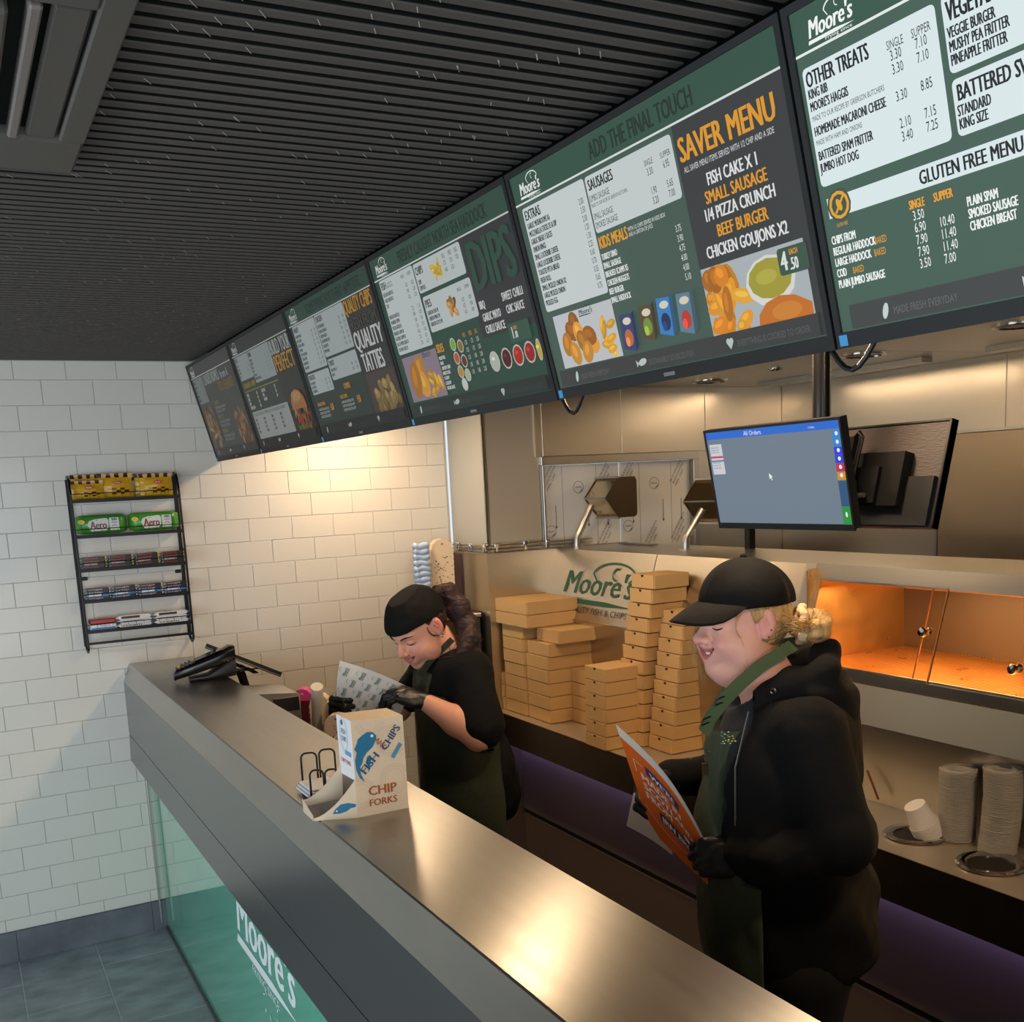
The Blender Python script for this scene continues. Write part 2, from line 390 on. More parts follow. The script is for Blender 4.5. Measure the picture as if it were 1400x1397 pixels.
# ------------------------------------------------------------------ menu screens
XB, ZB, XT, ZT = .765, 2.040, .668, 2.438
EV = Vector((XT - XB, 0, ZT - ZB)); HS = EV.length; EVn = EV.normalized(); EU = Vector((0, -1, 0)); NRM = EU.cross(EVn)
SW = .725
BEZ = mat('screen_bezel', (30, 31, 32), .5)
GREEN = (52, 84, 70); WHITE = (226, 228, 224); ORANGE = (232, 160, 40)
ICON = (190, 205, 200)
def dim(c, k): return tuple(min(255, 255 * ((x / 255) * k)) for x in c)
class Menu:
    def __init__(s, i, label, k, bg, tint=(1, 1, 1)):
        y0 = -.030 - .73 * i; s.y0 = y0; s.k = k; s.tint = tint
        s.t = thing('menu_screen', (XB, y0 - SW / 2, ZB), label, 'menu screen', 'menu screens in a row above the counter')
        o = Vector((XB, y0, ZB))
        b = MB(); b.add([o + EU * u + EVn * v - NRM * d for d in (.001, .045) for (u, v) in ((0, 0), (SW, 0), (SW, HS), (0, HS))],
                        [(0, 1, 2, 3), (7, 6, 5, 4), (0, 4, 5, 1), (1, 5, 6, 2), (2, 6, 7, 3), (3, 7, 4, 0)])
        build('screen_body', b, mat('screen_back', (16, 16, 17), .5), s.t)
        z = MB()
        def strip(u0, u1, v0, v1, d=.004):
            z.add([o + EU * u + EVn * v + NRM * e for e in (-.001, d) for (u, v) in ((u0, v0), (u1, v0), (u1, v1), (u0, v1))],
                  [(4, 5, 6, 7), (0, 4, 5, 1)[::-1], (1, 5, 6, 2)[::-1], (2, 6, 7, 3)[::-1], (3, 7, 4, 0)[::-1]])
        strip(0, SW, 0, .020); strip(0, SW, HS - .010, HS); strip(0, .010, .02, HS - .01); strip(SW - .010, SW, .02, HS - .01)
        build('bezel', z, BEZ, s.t)
        s.sh = Sheet(o, EU, EVn, step=.00003, base=.0003)
        s.rect(.010, .020, SW - .010, HS - .010, bg, 'display')
        s.sh2 = Sheet(o + NRM * .0042, EU, EVn, step=.0001, base=.0001)
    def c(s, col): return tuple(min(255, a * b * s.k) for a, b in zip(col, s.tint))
    def u(s, u, v): return u + .095 * v
    def rect(s, u0, v0, u1, v1, col, part='menu_panel', r=0): s.sh.rect(u0, v0, u1, v1, s.c(col), part, r)
    def poly(s, p, col, part='picture'): s.sh.poly(p, s.c(col), part)
    def ell(s, u, v, a, b, col, part='picture', rot=0, n=12): s.sh.ell(u, v, a, b, s.c(col), part, rot, n)
    def text(s, t, u, v, h, col, **k): s.sh.text(t, u, v, h, s.c(col), **k)
    def header(s, title, tu, logo_u=.035, titlecol=None, band=GREEN):
        s.rect(.010, .352, SW - .010, HS - .010, band, 'display'); s.rect(.010, .350, SW - .010, .353, (225, 232, 228), 'display')
        if title: s.text(title, tu, .362, .026, titlecol or (30, 48, 40), width=.27 if len(title) < 20 else .45, font='b')
        shop_logo(s.sh, logo_u, .357, .072, .040, s.c((235, 240, 236)), part='logo', tagline='Frying since')
    def footer(s, col=(58, 59, 58)):
        s.rect(.030, .022, SW - .018, .052, col, 'display')
        tc = tuple(x * 1.55 for x in col)
        for kk, (uu, t) in enumerate(((.10, 'MADE FRESH EVERYDAY'), (.315, 'SUSTAINABLY SOURCED FISH'), (.54, 'EVERYTHING IS COOKED TO ORDER'))):
            s.text(t, uu, .030, .009, tc, width=(.095, .12, .150)[kk])
        s.ell(.088, .036, .0045, .010, ICON, 'icon', -.3); s.ell(.298, .037, .012, .0055, ICON, 'icon', .2); s.poly([(.287, .036), (.280, .042), (.281, .030)], ICON, 'icon')
        for q in (-1, 1): s.ell(.524 + q * .0035, .040, .0045, .0045, ICON, 'icon')
        s.poly([(.5165, .038), (.524, .028), (.5315, .038)], ICON, 'icon')
    def rows(s, items, u, v, dv, h, col, up=None, prices=None, up2=None, prices2=None, wmax=None):
        for i, t in enumerate(items):
            if t: s.text(t, u, v - i * dv, h, col, xs=.50, font='b')
        if prices:
            for i, t in enumerate(prices):
                if t: s.text(t, up, v - i * dv, h, col, xs=.6)
        if prices2:
            for i, t in enumerate(prices2):
                if t: s.text(t, up2, v - i * dv, h, col, xs=.6)
    def food(s, u0, v0, u1, v1, base, blobs, part='picture', seed=1):
        r = np.random.default_rng(seed); s.rect(u0, v0, u1, v1, base, part)
        for (n, cu, cv, du, dv, a, b, cols) in blobs:
            for q in range(n):
                cc = cols[int(r.integers(len(cols)))]
                uu = min(max(cu + r.uniform(-du, du), u0 + b), u1 - b); vv = min(max(cv + r.uniform(-dv, dv), v0 + b), v1 - b)
                f_ = r.uniform(.8, 1.1); rt = r.uniform(0, 3) if a > b * 1.1 else 0
                aa = min(a, uu - u0, u1 - uu); bb = min(b, vv - v0, v1 - vv)
                if aa < .002 or bb < .001: continue
                if rt: aa = min(aa, vv - v0, v1 - vv)
                s.ell(uu, vv, aa, bb, tuple(x * f_ for x in cc), part, rt)
                s.ell(uu - aa * .1, vv + bb * .25, aa * .55, bb * .4, tuple(min(255, x * f_ * 1.16) for x in cc), part, rt)
    def end(s, m):
        if s.sh2.mbs: s.sh2.finish(s.t, m)
        s.sh.finish(s.t, m)
        st = build('energy_sticker', Sheet(Vector((XB, s.y0, ZB)) + NRM * .0042, EU, EVn).rect(.006, .003, .020, .017, (70, 160, 215)).mb('print'), GLOWP, s.t)
        build('maker_plate', MB().add([Vector((XB, s.y0, ZB)) + EU * a + EVn * b + NRM * .0045 for a, b in ((.345, .007), (.375, .007), (.375, .013), (.345, .013))], [(0, 1, 2, 3)]), mat('plate_grey', (120, 122, 124), .4), s.t)
LED = glow_mat('backlit_display', 1.0)
GLOWP = mat('print_ink', (255, 255, 255), .55, attr=True)
D5 = (58, 60, 60)
KT = (20, 26, 26)
# screen 6 (nearest)
m = Menu(5, 'menu screen nearest the camera listing other treats and the gluten free menu', 1.0, (66, 92, 80)); 
m.header('', 0)
m.rect(.016, .199, .215, .336, (214, 228, 230), r=.006)
m.text('OTHER TREATS', .020, .314, .017, KT, width=.100, font='b')
m.rows(['KING RIB', "MOORE'S HAGGIS", '', 'HOMEMADE MACARONI CHEESE', '', 'BATTERED SPAM FRITTER', 'JUMBO HOT DOG'], .020, .301, .0142, .0105, KT)
m.text('MADE TO OUR RECIPE BY GRIERSON BUTCHERS', .020, .2755, .0060, KT, width=.115); m.text('MADE WITH HAM AND ONIONS', .020, .2475, .0060, KT, width=.075)
m.text('SINGLE', .146, .313, .009, KT, width=.024); m.text('SUPPER', .181, .313, .009, KT, width=.026)
for i, (a, b) in enumerate((('3.30', '7.10'), ('3.30', '7.10'), None, ('3.30', '8.85'), None, ('2.10', '7.15'), ('3.40', '7.25'))[j] or ('', '') for j in range(7)):
    m.text(a, .149, .301 - i * .0142, .0105, KT, xs=.62); m.text(b, .184, .301 - i * .0142, .0105, KT, xs=.62)
m.rect(.224, .262, .430, .338, (214, 228, 230), r=.006); m.text('VEGETARIAN', .229, .312, .019, KT, width=.082, font='b')
m.rows(['VEGGIE BURGER', 'MUSHY PEA FRITTER', 'PINEAPPLE FRITTER'], .227, .296, .0133, .0108, KT)
m.text('3.30', .37, .296, .0105, KT); m.text('1.95', .37, .283, .0105, KT)
m.ell(.335, .318, .016, .016, (120, 190, 70), 'icon'); m.ell(.335, .318, .011, .011, (220, 235, 200), 'icon'); m.ell(.335, .318, .008, .008, (90, 170, 60), 'icon')
m.rect(.224, .199, .430, .256, (214, 228, 230), r=.006); m.text('BATTERED SWEETS', .229, .234, .016, KT, width=.12, font='b')
m.rows(['STANDARD', 'KING SIZE'], .227, .219, .0132, .0108, KT)
m.rect(.022, .160, .430, .184, (214, 228, 230)); m.text('GLUTEN FREE MENU', .165, .1645, .0150, KT, width=.135, font='b')
m.ell(.041, .173, .0195, .0195, (60, 80, 66), 'icon'); m.ell(.041, .173, .0165, .0165, (220, 160, 40), 'icon'); m.ell(.041, .173, .0125, .0125, (60, 80, 66), 'icon')
m.sh.line([(.034, .164), (.049, .182)], .003, (220, 160, 40), 'icon'); m.ell(.041, .173, .004, .008, (220, 160, 40), 'icon', .4); m.text('GLUTEN FREE', .041, .148, .004, ORANGE, align='c')
m.rows(['CHIPS FROM', 'REGULAR HADDOCK', 'LARGE HADDOCK', 'COD', 'PLAIN JUMBO SAUSAGE'], .019, .129, .0135, .0098, (235, 240, 236))
for uu, vv in ((.088, .1155), (.084, .102), (.046, .0885)): m.text('BAKED', uu, vv, .008, ORANGE, xs=.5)
m.text('SINGLE', .146, .142, .0095, ORANGE, width=.022, font='b'); m.text('SUPPER', .181, .142, .0095, ORANGE, width=.026, font='b')
for i, (a, b) in enumerate((('3.50', ''), ('6.90', '10.40'), ('7.90', '11.40'), ('7.90', '11.40'), ('3.50', '7.00'))):
    m.text(a, .149, .129 - i * .0135, .0105, (235, 240, 236), xs=.62); m.text(b, .184, .1275 - i * .0135, .0105, (235, 240, 236), xs=.62)
m.rows(['PLAIN SPAM', 'SMOKED SAUSAGE', 'CHICKEN BREAST'], .224, .127, .0130, .0100, (235, 240, 236)); m.rows(['3.95', '7.40', '8.20'], .33, .127, .013, .01, (235, 240, 236))
m.footer((62, 64, 63)); m.end(LED)
# screen 5
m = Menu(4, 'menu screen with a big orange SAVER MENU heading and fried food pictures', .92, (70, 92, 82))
m.header('ADD THE FINAL TOUCH', .270)
WP = (205, 214, 214)
m.rect(.028, .160, .238, .343, WP, r=.006); m.text('EXTRAS', .033, .322, .016, KT, width=.055, font='b')
m.rows(['GARLIC MUSHROOMS X6', 'MOZZARELLA STICKS X5 & DIP', 'GARLIC BREAD 3 SLICES', 'ONION RINGS', 'SMALL LOCKERBIE CHEESE', 'LARGE LOCKERBIE CHEESE', 'TOASTED PITTA BREAD', 'FRESH ROLL', 'SMALL PICKLED ONION X2', 'LARGE PICKLED ONION', 'PICKLED EGG'], .034, .307, .0136, .0094, KT,
       .212, ['2.00', '3.50', '2.00', '1.20', '1.30', '2.25', '0.60', '0.70', '0.35', '0.65', '0.75'])
m.rect(.243, .254, .478, .342, WP, r=.006); m.text('SAUSAGES', .249, .320, .016, KT, width=.072, font='b')
m.text('JUMBO SAUSAGE', .245, .303, .0095, KT, xs=.55); m.text('MADE TO OUR RECIPE BY GRIERSON BUTCHERS', .246, .294, .0055, KT, width=.105)
m.text('SMALL SAUSAGE', .246, .275, .0095, KT, xs=.55); m.text('SMOKED SAUSAGE', .246, .261, .0095, KT, xs=.55)
m.text('SINGLE', .405, .316, .008, KT, width=.022); m.text('SUPPER', .446, .316, .008, KT, width=.025)
for a, b, vv in (('3.30', '6.95', .302), ('1.90', '5.65', .275), ('3.20', '7.00', .261)): m.text(a, .408, vv, .010, KT, xs=.6); m.text(b, .449, vv, .010, KT, xs=.6)
m.rect(.484, .022, SW - .010, .349, D5, 'menu_panel')
m.text('SAVER MENU', .490, .298, .032, ORANGE, width=.203, font='b'); m.text('ALL SAVER MENU ITEMS SERVED WITH 1/2 CHIP AND A SIDE', .494, .283, .0078, (225, 228, 226), width=.190)
W_ = (232, 235, 234)
for t, uc, vv, h, wd, cc in (('FISH CAKE X 1', .592, .255, .0165, .108, W_), ('SMALL SAUSAGE', .592, .232, .0165, .130, ORANGE), ('1/4 PIZZA CRUNCH', .592, .2095, .0165, .150, W_), ('BEEF BURGER', .592, .185, .0165, .107, ORANGE), ('CHICKEN GOUJONS X2', .592, .160, .0165, .171, W_)):
    m.text(t, uc, vv, h, cc, width=wd, font='b', align='c')
m.food(.485, .045, .700, .149, (178, 186, 190), [(22, .53, .088, .04, .040, .026, .011, [(226, 150, 40), (238, 176, 62), (214, 132, 30)]), (5, .525, .130, .035, .012, .03, .016, [(206, 124, 30), (226, 150, 44)])], seed=3)
m.ell(.628, .108, .050, .034, (226, 226, 218)); m.ell(.628, .111, .044, .027, (168, 160, 54)); m.ell(.622, .114, .022, .010, (186, 178, 70))
m.poly([(.590, .046), (.594, .066), (.612, .080), (.640, .086), (.670, .082), (.699, .068), (.699, .046)], (204, 116, 34)); m.ell(.65, .064, .03, .012, (216, 134, 48))
m.rect(.650, .109, .706, .144, (60, 88, 70), 'menu_panel', r=.005); m.text('4', .655, .115, .024, W_, font='b', xs=.7); m.text('EACH', .673, .133, .007, ORANGE, font='b', xs=.6); m.text('.50', .671, .114, .015, W_, font='b', xs=.6)
m.text('KIDS MEALS', .247, .229, .018, ORANGE, width=.083, font='b'); m.text('WITH 1/2 CHIPS SERVED IN KIDS BOX', .333, .238, .006, W_, width=.10); m.text('AND A CARTON OF JUICE', .333, .230, .006, W_, width=.065)
m.rows(['TURKEY DINO', 'SMALL SAUSAGE', 'BREADED SCAMPI X5', 'CHICKEN NUGGETS', 'BEEF BURGER', 'SMALL HADDOCK'], .246, .211, .0140, .0095, W_, .450, ['3.75', '3.90', '4.75', '4.00', '4.00', '5.10'])
m.food(.050, .054, .245, .149, (196, 200, 204), [(10, .115, .095, .048, .034, .022, .017, [(196, 128, 40), (214, 148, 56), (178, 108, 30)]), (8, .215, .085, .02, .03, .017, .007, [(232, 178, 60), (222, 160, 44)])], seed=4)
shop_logo(m.sh, .14, .135, .045, .018, m.c((50, 70, 60)), part='picture')
for a, v0, v1, cc, c2 in ((.254, .058, .119, (58, 66, 120), (190, 110, 60)), (.312, .068, .124, (92, 76, 48), (120, 150, 60)), (.362, .068, .128, (60, 130, 196), (30, 50, 90)), (.414, .064, .126, (96, 130, 150), (190, 60, 50))):
    m.poly([(a, v0 + .006), (a + .034, v0 - .002), (a + .040, v1 - .002), (a + .006, v1)], cc); m.poly([(a + .034, v0 - .002), (a + .044, v0 + .008), (a + .048, v1 + .002), (a + .040, v1 - .002)], tuple(x * .7 for x in cc))
    m.ell(a + .021, v0 + .022, .012, .014, c2); m.ell(a + .016, v0 + .016, .006, .008, tuple(min(255, x * 1.4) for x in c2)); m.ell(a + .024, v1 - .012, .012, .006, (220, 215, 190))
m.footer((60, 62, 61)); m.end(LED)
# screen 4
m = Menu(3, 'menu screen with large green DIPS lettering and a row of dipping pots', .80, (46, 78, 64))
m.header('FRESHLY CAUGHT NORTH SEA HADDOCK', .178); WP = (205, 216, 214)
m.rect(.484, .022, SW - .010, .349, (56, 58, 58), 'menu_panel'); m.rect(.484, .05, SW - .01, .15, (44, 80, 64), 'menu_panel')
m.rect(.036, .172, .240, .348, WP, r=.006); m.text('FISH', .041, .326, .016, KT, width=.032, font='b'); m.text('ALL SERVED WITH', .078, .333, .005, KT); m.text('BREAD AND LEMON', .078, .326, .005, KT)
m.rows(['REGULAR HADDOCK', 'LARGE HADDOCK', 'COD', '', 'BREADED HADDOCK', 'MONKFISH SUPPER', 'SPECIAL HADDOCK', 'BREADED SCAMPI X8', 'BATTERED SCAMPI X8', 'SALT & PEPPER SQUID X7', 'COD FISH CAKES X2'], .042, .310, .0130, .0085, KT, .180, ['6.75', '9.00', '8.25', '', '7.25', '8.80', '5.80', '5.50', '8.00', '2.70', '2.70'], .214, ['10.25', '12.50', '12.30', '', '11.25', '12.00', '9.30', '9.30', '11.00', '6.25', '6.25'])
m.text('SINGLE', .168, .331, .0075, KT, width=.02); m.text('SUPPER', .206, .331, .0075, KT, width=.022)
m.rect(.247, .283, .490, .346, WP, r=.006); m.text('CHIPS', .252, .322, .016, KT, width=.040, font='b'); m.rows(['CHIPS', 'CHIP ROLL'], .253, .302, .013, .009, KT)
m.food(.325, .290, .395, .340, (205, 216, 214), [(14, .36, .315, .018, .012, .015, .0045, [(222, 180, 50), (238, 200, 70)])], seed=5)
for kk, (a, b, c) in enumerate((('REG', 'MED', 'LRG'), ('3.75', '5.50', '7.00'), ('4.40', '6.20', ''))):
    for uu, t in ((.400, a), (.432, b), (.462, c)): m.text(t, uu, .330 - kk * .014, .0088, KT, xs=.6)
m.rect(.255, .196, .499, .274, WP, r=.006); m.text('PIES', .261, .250, .016, KT, width=.032, font='b'); m.rows(['GRIERSON STEAK PIE', 'GRIERSON MINCE PIE', 'GRIERSON SCOTCH PIE'], .262, .234, .0125, .0082, KT, .440, ['4.25', '4.25', '4.25'], .474, ['8.00', '8.00', '8.00'])
m.food(.362, .202, .425, .262, (205, 216, 214), [(12, .393, .232, .014, .014, .013, .008, [(120, 72, 34), (168, 110, 50), (200, 150, 80)])], seed=6)
m.text('SINGLE', .432, .256, .007, KT, width=.02); m.text('SUPPER', .468, .256, .007, KT, width=.022)
m.text('DIPS', .512, .242, .092, (46, 84, 68), width=.188, font='b')
for t, uu, vv in (('BBQ', .512, .206), ('GARLIC MAYO', .514, .181), ('CHILLI SAUCE', .513, .157), ('SWEET CHILLI', .612, .206), ('CHIC SAUCE', .618, .181)): m.text(t, uu, vv, .0155, W_, width=.0068 * len(t) + .004, font='b')
m.rect(.605, .125, .690, .162, (60, 96, 78), 'menu_panel', r=.004); m.text('1', .615, .133, .022, W_, font='b', xs=.6); m.text('EACH', .627, .149, .007, ORANGE, font='b'); m.text('.00', .627, .133, .013, W_, font='b')
for uu, cc in ((.517, (196, 206, 186)), (.570, (86, 24, 22)), (.620, (190, 40, 30)), (.668, (168, 34, 28)), (.705, (224, 186, 70))):
    m.ell(uu, .100, .0215 if uu < .7 else .0095, .0215, (214, 210, 200)); m.ell(uu, .100, .018 if uu < .7 else .008, .018, cc); m.ell(uu - .004, .106, .006, .004, tuple(min(255, x * 1.3 + 20) for x in cc))
m.food(.052, .056, .255, .163, (150, 132, 150), [(3, .115, .115, .03, .02, .045, .03, [(206, 138, 38), (222, 156, 54)]), (12, .215, .09, .03, .03, .02, .007, [(232, 178, 60), (222, 160, 44)])], seed=7)
shop_logo(m.sh, .175, .150, .05, .018, m.c((60, 70, 70)), part='picture')
m.text('SIDES', .262, .150, .018, ORANGE, width=.038, font='b'); m.rows(['MUSHY PEAS', 'BEANS', 'CHIPSHOP CURRY', 'BAKED COOKS', 'GF GRAVY', 'COLESLAW', 'TARTARE SAUCE'], .262, .134, .0112, .0078, W_)
for uu, vv, cc in ((.350, .158, (120, 190, 40)), (.384, .150, (150, 120, 40)), (.352, .128, (214, 90, 40)), (.384, .118, (110, 50, 30)), (.354, .098, (200, 150, 60)), (.384, .088, (190, 196, 160)), (.358, .070, (214, 220, 214))):
    m.ell(uu, vv, .0145, .0145, (200, 206, 200)); m.ell(uu, vv, .0115, .0115, cc)
for kk in range(6):
    for uu, t in ((.408, ('REG', '1.20', '1.20', '1.20', '1.30', '1.30')[kk]), (.438, ('MED', '1.75', '1.75', '1.80', '1.85', '1.85')[kk]), (.466, ('LRG', '2.05', '2.05', '2.00', '2.00', '2.20')[kk])): m.text(t, uu, .165 - kk * .0155, .009, ORANGE if kk == 0 else W_, xs=.55)
m.footer((40, 50, 46)); m.end(LED)
# screen 3
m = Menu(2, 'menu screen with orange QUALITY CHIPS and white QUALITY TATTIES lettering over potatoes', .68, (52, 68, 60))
m.header('SOMETHING FOR EVERY APPETITE', .20); WP = (196, 208, 208)
m.rect(.484, .022, SW - .010, .349, (58, 56, 54), 'menu_panel')
m.rect(.036, .212, .246, .348, WP, r=.006); m.text('WRAPS', .042, .328, .015, KT, width=.045, font='b'); m.rows(['GOURMET BURGER', 'SPICY CHICKEN', 'BATTERED CHICKEN', 'FISH WRAP', 'SPICE STEAK BURGER', 'CHICKEN STRIPS', 'HALLOUMI FRIES', 'VEGGIE WRAP'], .042, .313, .0132, .0085, KT, .19, ['6.20', '5.50', '5.50', '6.20', '6.50', '5.50', '5.20', '5.20'], .221, ['9.20', '8.50', '8.50', '9.20', '9.50', '8.50', '8.20', '8.20'])
m.rect(.252, .232, .494, .348, WP, r=.006); m.text('CHICKEN', .258, .328, .015, KT, width=.055, font='b'); m.rows(['BUTTERMILK BREAST', 'CHICKEN GOUJONS X5', 'CHICKEN NUGGETS', 'SOUTHERN FRIED STEAK', 'CHICKEN BITES', 'PEPPER WINGS'], .258, .312, .0136, .0085, KT, .436, ['5.30', '4.60', '3.80', '5.10', '4.00', '4.50'], .468, ['8.30', '7.60', '7.20', '8.80', '7.50', '8.10'])
m.rect(.049, .143, .246, .205, WP, r=.006); m.text('BURGERS', .055, .187, .014, KT, width=.055, font='b'); m.rows(['1/4 POUND BEEF', 'HOT CHICKEN', 'CHEESEBURGER'], .055, .173, .012, .008, KT, .19, ['4.60', '4.90', '5.20'], .221, ['7.60', '7.90', '8.20'])
m.rect(.258, .166, .494, .225, WP, r=.006); m.text('TURKEY', .264, .206, .014, KT, width=.045, font='b'); m.rows(['TURKEY DINOS X5', 'SAVELOY'], .264, .190, .013, .008, KT, .436, ['3.00', '2.80'], .468, ['6.20', '5.90'])
m.text('QUALITY CHIPS', .498, .311, .036, (214, 158, 48), width=.202, font='b'); m.text('FRESH FROM', .500, .268, .030, (76, 76, 72), width=.20, font='b')
m.text('QUALITY', .505, .218, .046, W_, width=.200, font='b'); m.text('TATTIES', .520, .160, .046, W_, width=.150, font='b')
m.food(.510, .048, .712, .155, (84, 70, 62), [(34, .63, .088, .07, .036, .018, .014, [(150, 126, 70), (176, 150, 90), (128, 104, 54)])], seed=8)
m.text('COMBOS', .335, .135, .015, ORANGE, width=.05, font='b'); m.text('REGULAR COMBO', .068, .108, .010, ORANGE, width=.07, font='b'); m.text('LARGE COMBO', .28, .112, .010, ORANGE, width=.06, font='b')
for k in range(3): m.text('HADDOCK BITES, GOUJONS, CHIPS & DIP', .068, .094 - k * .011, .007, W_, width=.09); m.text('SCAMPI, FISH CAKE, PIZZA & CHIPS', .28, .098 - k * .011, .007, W_, width=.10)
m.text('6.50', .178, .088, .020, ORANGE, font='b', xs=.5); m.text('9.50', .41, .09, .020, ORANGE, font='b', xs=.5)
m.footer((34, 34, 34)); m.end(LED)
# screen 2
m = Menu(1, 'menu screen with a tall burger picture and the heading build your perfect', .62, (72, 78, 72))
m.header('', 0, band=(62, 64, 62)); WP = (178, 190, 190)
m.rect(.010, .06, .480, .235, (66, 76, 68)); m.rect(.484, .022, SW - .010, .349, (60, 58, 56))
m.rect(.036, .264, .214, .347, WP, r=.006); m.rect(.218, .240, .480, .347, WP, r=.006)
m.text('PIZZA', .042, .328, .014, KT, font='b'); m.rows(['CHEESE', 'TOMATO', 'CRUNCH', 'HALF'], .042, .312, .0125, .008, KT, .160, ['8"', '4.5', '4.8', '5.1'], .188, ['6.2', '7.0', '7.4', '7.9'])
m.text('KEBABS', .224, .328, .014, KT, font='b'); m.rows(['DONNER', 'CHICKEN', 'MIXED', 'SHISH', 'HALLOUMI', 'WRAPPED IN PITTA BREAD'], .224, .312, .0125, .008, KT, .415, ['5.8', '6.2', '6.9', '6.9', '5.5', ''], .448, ['8.2', '8.9', '9.4', '9.4', '7.9', ''])
m.text('BUILD YOUR', .488, .300, .045, (196, 200, 196), width=.215, font='b'); m.text('PERFECT', .490, .246, .050, (214, 160, 50), width=.215, font='b')
m.text('LOADED CHIPS', .048, .236, .017, (196, 170, 40), width=.16, font='b'); m.rect(.04, .222, .48, .226, (150, 150, 60)); m.rows(['CHEESE', 'CURRY', 'GRAVY', 'CHEESE & BEANS'], .05, .205, .015, .011, W_); m.rows(['4.20', '4.30', '4.30', '5.00'], .18, .205, .015, .011, W_); m.rows(['PIZZA SAUCE', 'CHILLI', 'HALLOUMI'], .25, .205, .015, .011, W_); m.rows(['5.20', '5.50', '5.60'], .41, .205, .015, .011, W_)
m.rect(.052, .052, .500, .150, (186, 192, 190), r=.005); m.text('CHOOSE THE EXTRA TOPPINGS FOR YOUR BURGER OR KEBAB', .060, .134, .010, KT, width=.40)
for k in range(4): m.rows(['ONION', 'CHEESE', 'SALAD', 'BACON'], .065 + .105 * k, .115, .014, .0095, KT)
m.food(.520, .050, .712, .135, (50, 46, 40), [(26, .625, .080, .07, .022, .022, .009, [(146, 70, 40), (110, 50, 30), (186, 120, 60), (170, 50, 40)]), (14, .615, .058, .08, .005, .014, .006, [(116, 140, 50), (90, 120, 40)]), (10, .62, .112, .065, .006, .02, .006, [(196, 140, 60), (120, 60, 90)])], seed=9)
m.poly([(.545, .118), (.552, .148), (.575, .170), (.62, .180), (.662, .172), (.690, .150), (.698, .118)], (196, 132, 70)); m.ell(.62, .158, .045, .016, (216, 160, 100))
for k in range(26): m.ell(.62 + rng.uniform(-.05, .05), .155 + rng.uniform(-.018, .018), .0025, .0018, (236, 206, 150))
m.footer((34, 34, 34)); m.end(LED)
# screen 1 (against the tiled wall)
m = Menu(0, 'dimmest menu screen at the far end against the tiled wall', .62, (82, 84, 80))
m.header('', 0, band=(78, 78, 76)); m.rect(.034, .243, .198, .346, (140, 152, 150), r=.005); m.rows(['OPTIONS', 'REGULAR', 'LARGE', 'SUPPER', 'EXTRA DIP'], .040, .325, .018, .010, KT, .165, ['', '5.2', '7.5', '9.9', '.80'])
m.text('LOADED BOWLS', .215, .306, .040, (176, 182, 178), width=.26, font='b'); m.text('from 6', .50, .306, .03, (176, 182, 178), width=.12, font='b'); m.text('TO SHARE', .42, .262, .036, (150, 120, 60), width=.24, font='b')
for vv, t in ((.222, 'CLASSIC'), (.165, 'SPICY'), (.108, 'SPECIAL')):
    m.text(t, .26, vv, .015, (150, 150, 50), width=.09, font='b'); m.text('CHIPS CHEESE AND ONIONS', .26, vv - .018, .010, (176, 182, 178), width=.17); m.text('WITH SAUCE OF CHOICE', .26, vv - .033, .010, (176, 182, 178), width=.15)
m.food(.028, .048, .235, .235, (92, 84, 76), [(28, .13, .14, .08, .08, .045, .008, [(150, 118, 76), (120, 86, 56), (170, 140, 100)])], seed=10)
m.food(.51, .045, .705, .190, (92, 84, 76), [(24, .61, .118, .08, .055, .035, .011, [(150, 104, 66), (120, 80, 50), (166, 130, 90)])], seed=11)
m.footer((60, 60, 58)); m.end(LED)
# rail that carries the screens, behind them
rl = thing('screen_rail', (.80, -2.3, 2.2), 'black mounting rail running behind the row of menu screens', 'rail')
build('beam', MB().box(.775, .805, -4.45, -.02, 2.30, 2.36, .003), BLACKM, rl)
for k in range(6): build('hanger', MB().box(.780, .800, -.40 - .73 * k, -.36 - .73 * k, 2.36, 2.52), BLACKM, rl)
for k, yy in enumerate((-2.935, -3.665)):
    tag(build('screen_cable', MB().tube([(.80, yy - .05 + .012 * q, 2.06 - .045 * math.sin(PI * q / 8)) for q in range(9)], .004, 6), BLACK), 'black cable loop under ' + ('the screen with dipping pots' if k == 0 else 'the two nearest menu screens'), 'cable')
# ------------------------------------------------------------------ serving counter
ct = thing('serving_counter', (.45, -2.2, 0), 'long stainless steel serving counter with a green glass front panel', 'counter')
Y0, Y1 = -.001, -4.75
autosmooth(fixn(build('worktop', MB().prism([(.313, 1.207), (.578, 1.207), (.581, 1.203), (.581, 1.170), (.574, 1.170), (.574, 1.195), (.313, 1.195)], Y1, Y0), STEEL_TOP, ct)), 30)
autosmooth(fixn(build('bevelled_edge', MB().prism([(.313, 1.2068), (.3125, 1.195), (.291, 1.131), (.281, 1.131), (.3095, 1.2045)], Y1, Y0), STEEL_TOP, ct)), 30)
build('upper_fascia', MB().prism([(.281, 1.1305), (.291, 1.1305), (.290, .9025), (.280, .9025)], Y1, Y0), STEEL_D, ct)
build('lower_fascia', MB().prism([(.280, .8995), (.290, .8995), (.284, .789), (.340, .722), (.335, .709), (.274, .787)], Y1, Y0), STEEL_D, ct)
build('carcass', MB().box(.358, .57, Y1, Y0, .06, 1.17).box(.315, .4, Y1, Y0, .80, 1.19), mat('carcass', (52, 50, 48), .6), ct)
build('front_panel', MB().box(.350, .356, Y1, -.006, .012, .714), mat('green_glass', (92, 194, 160), .12, coat=1.0, spec=.6), ct)
build('corner_strip', MB().box(.322, .329, -.020, -.006, .03, .712, .001), mat('satin_strip', (180, 180, 176), .35, 1), ct)
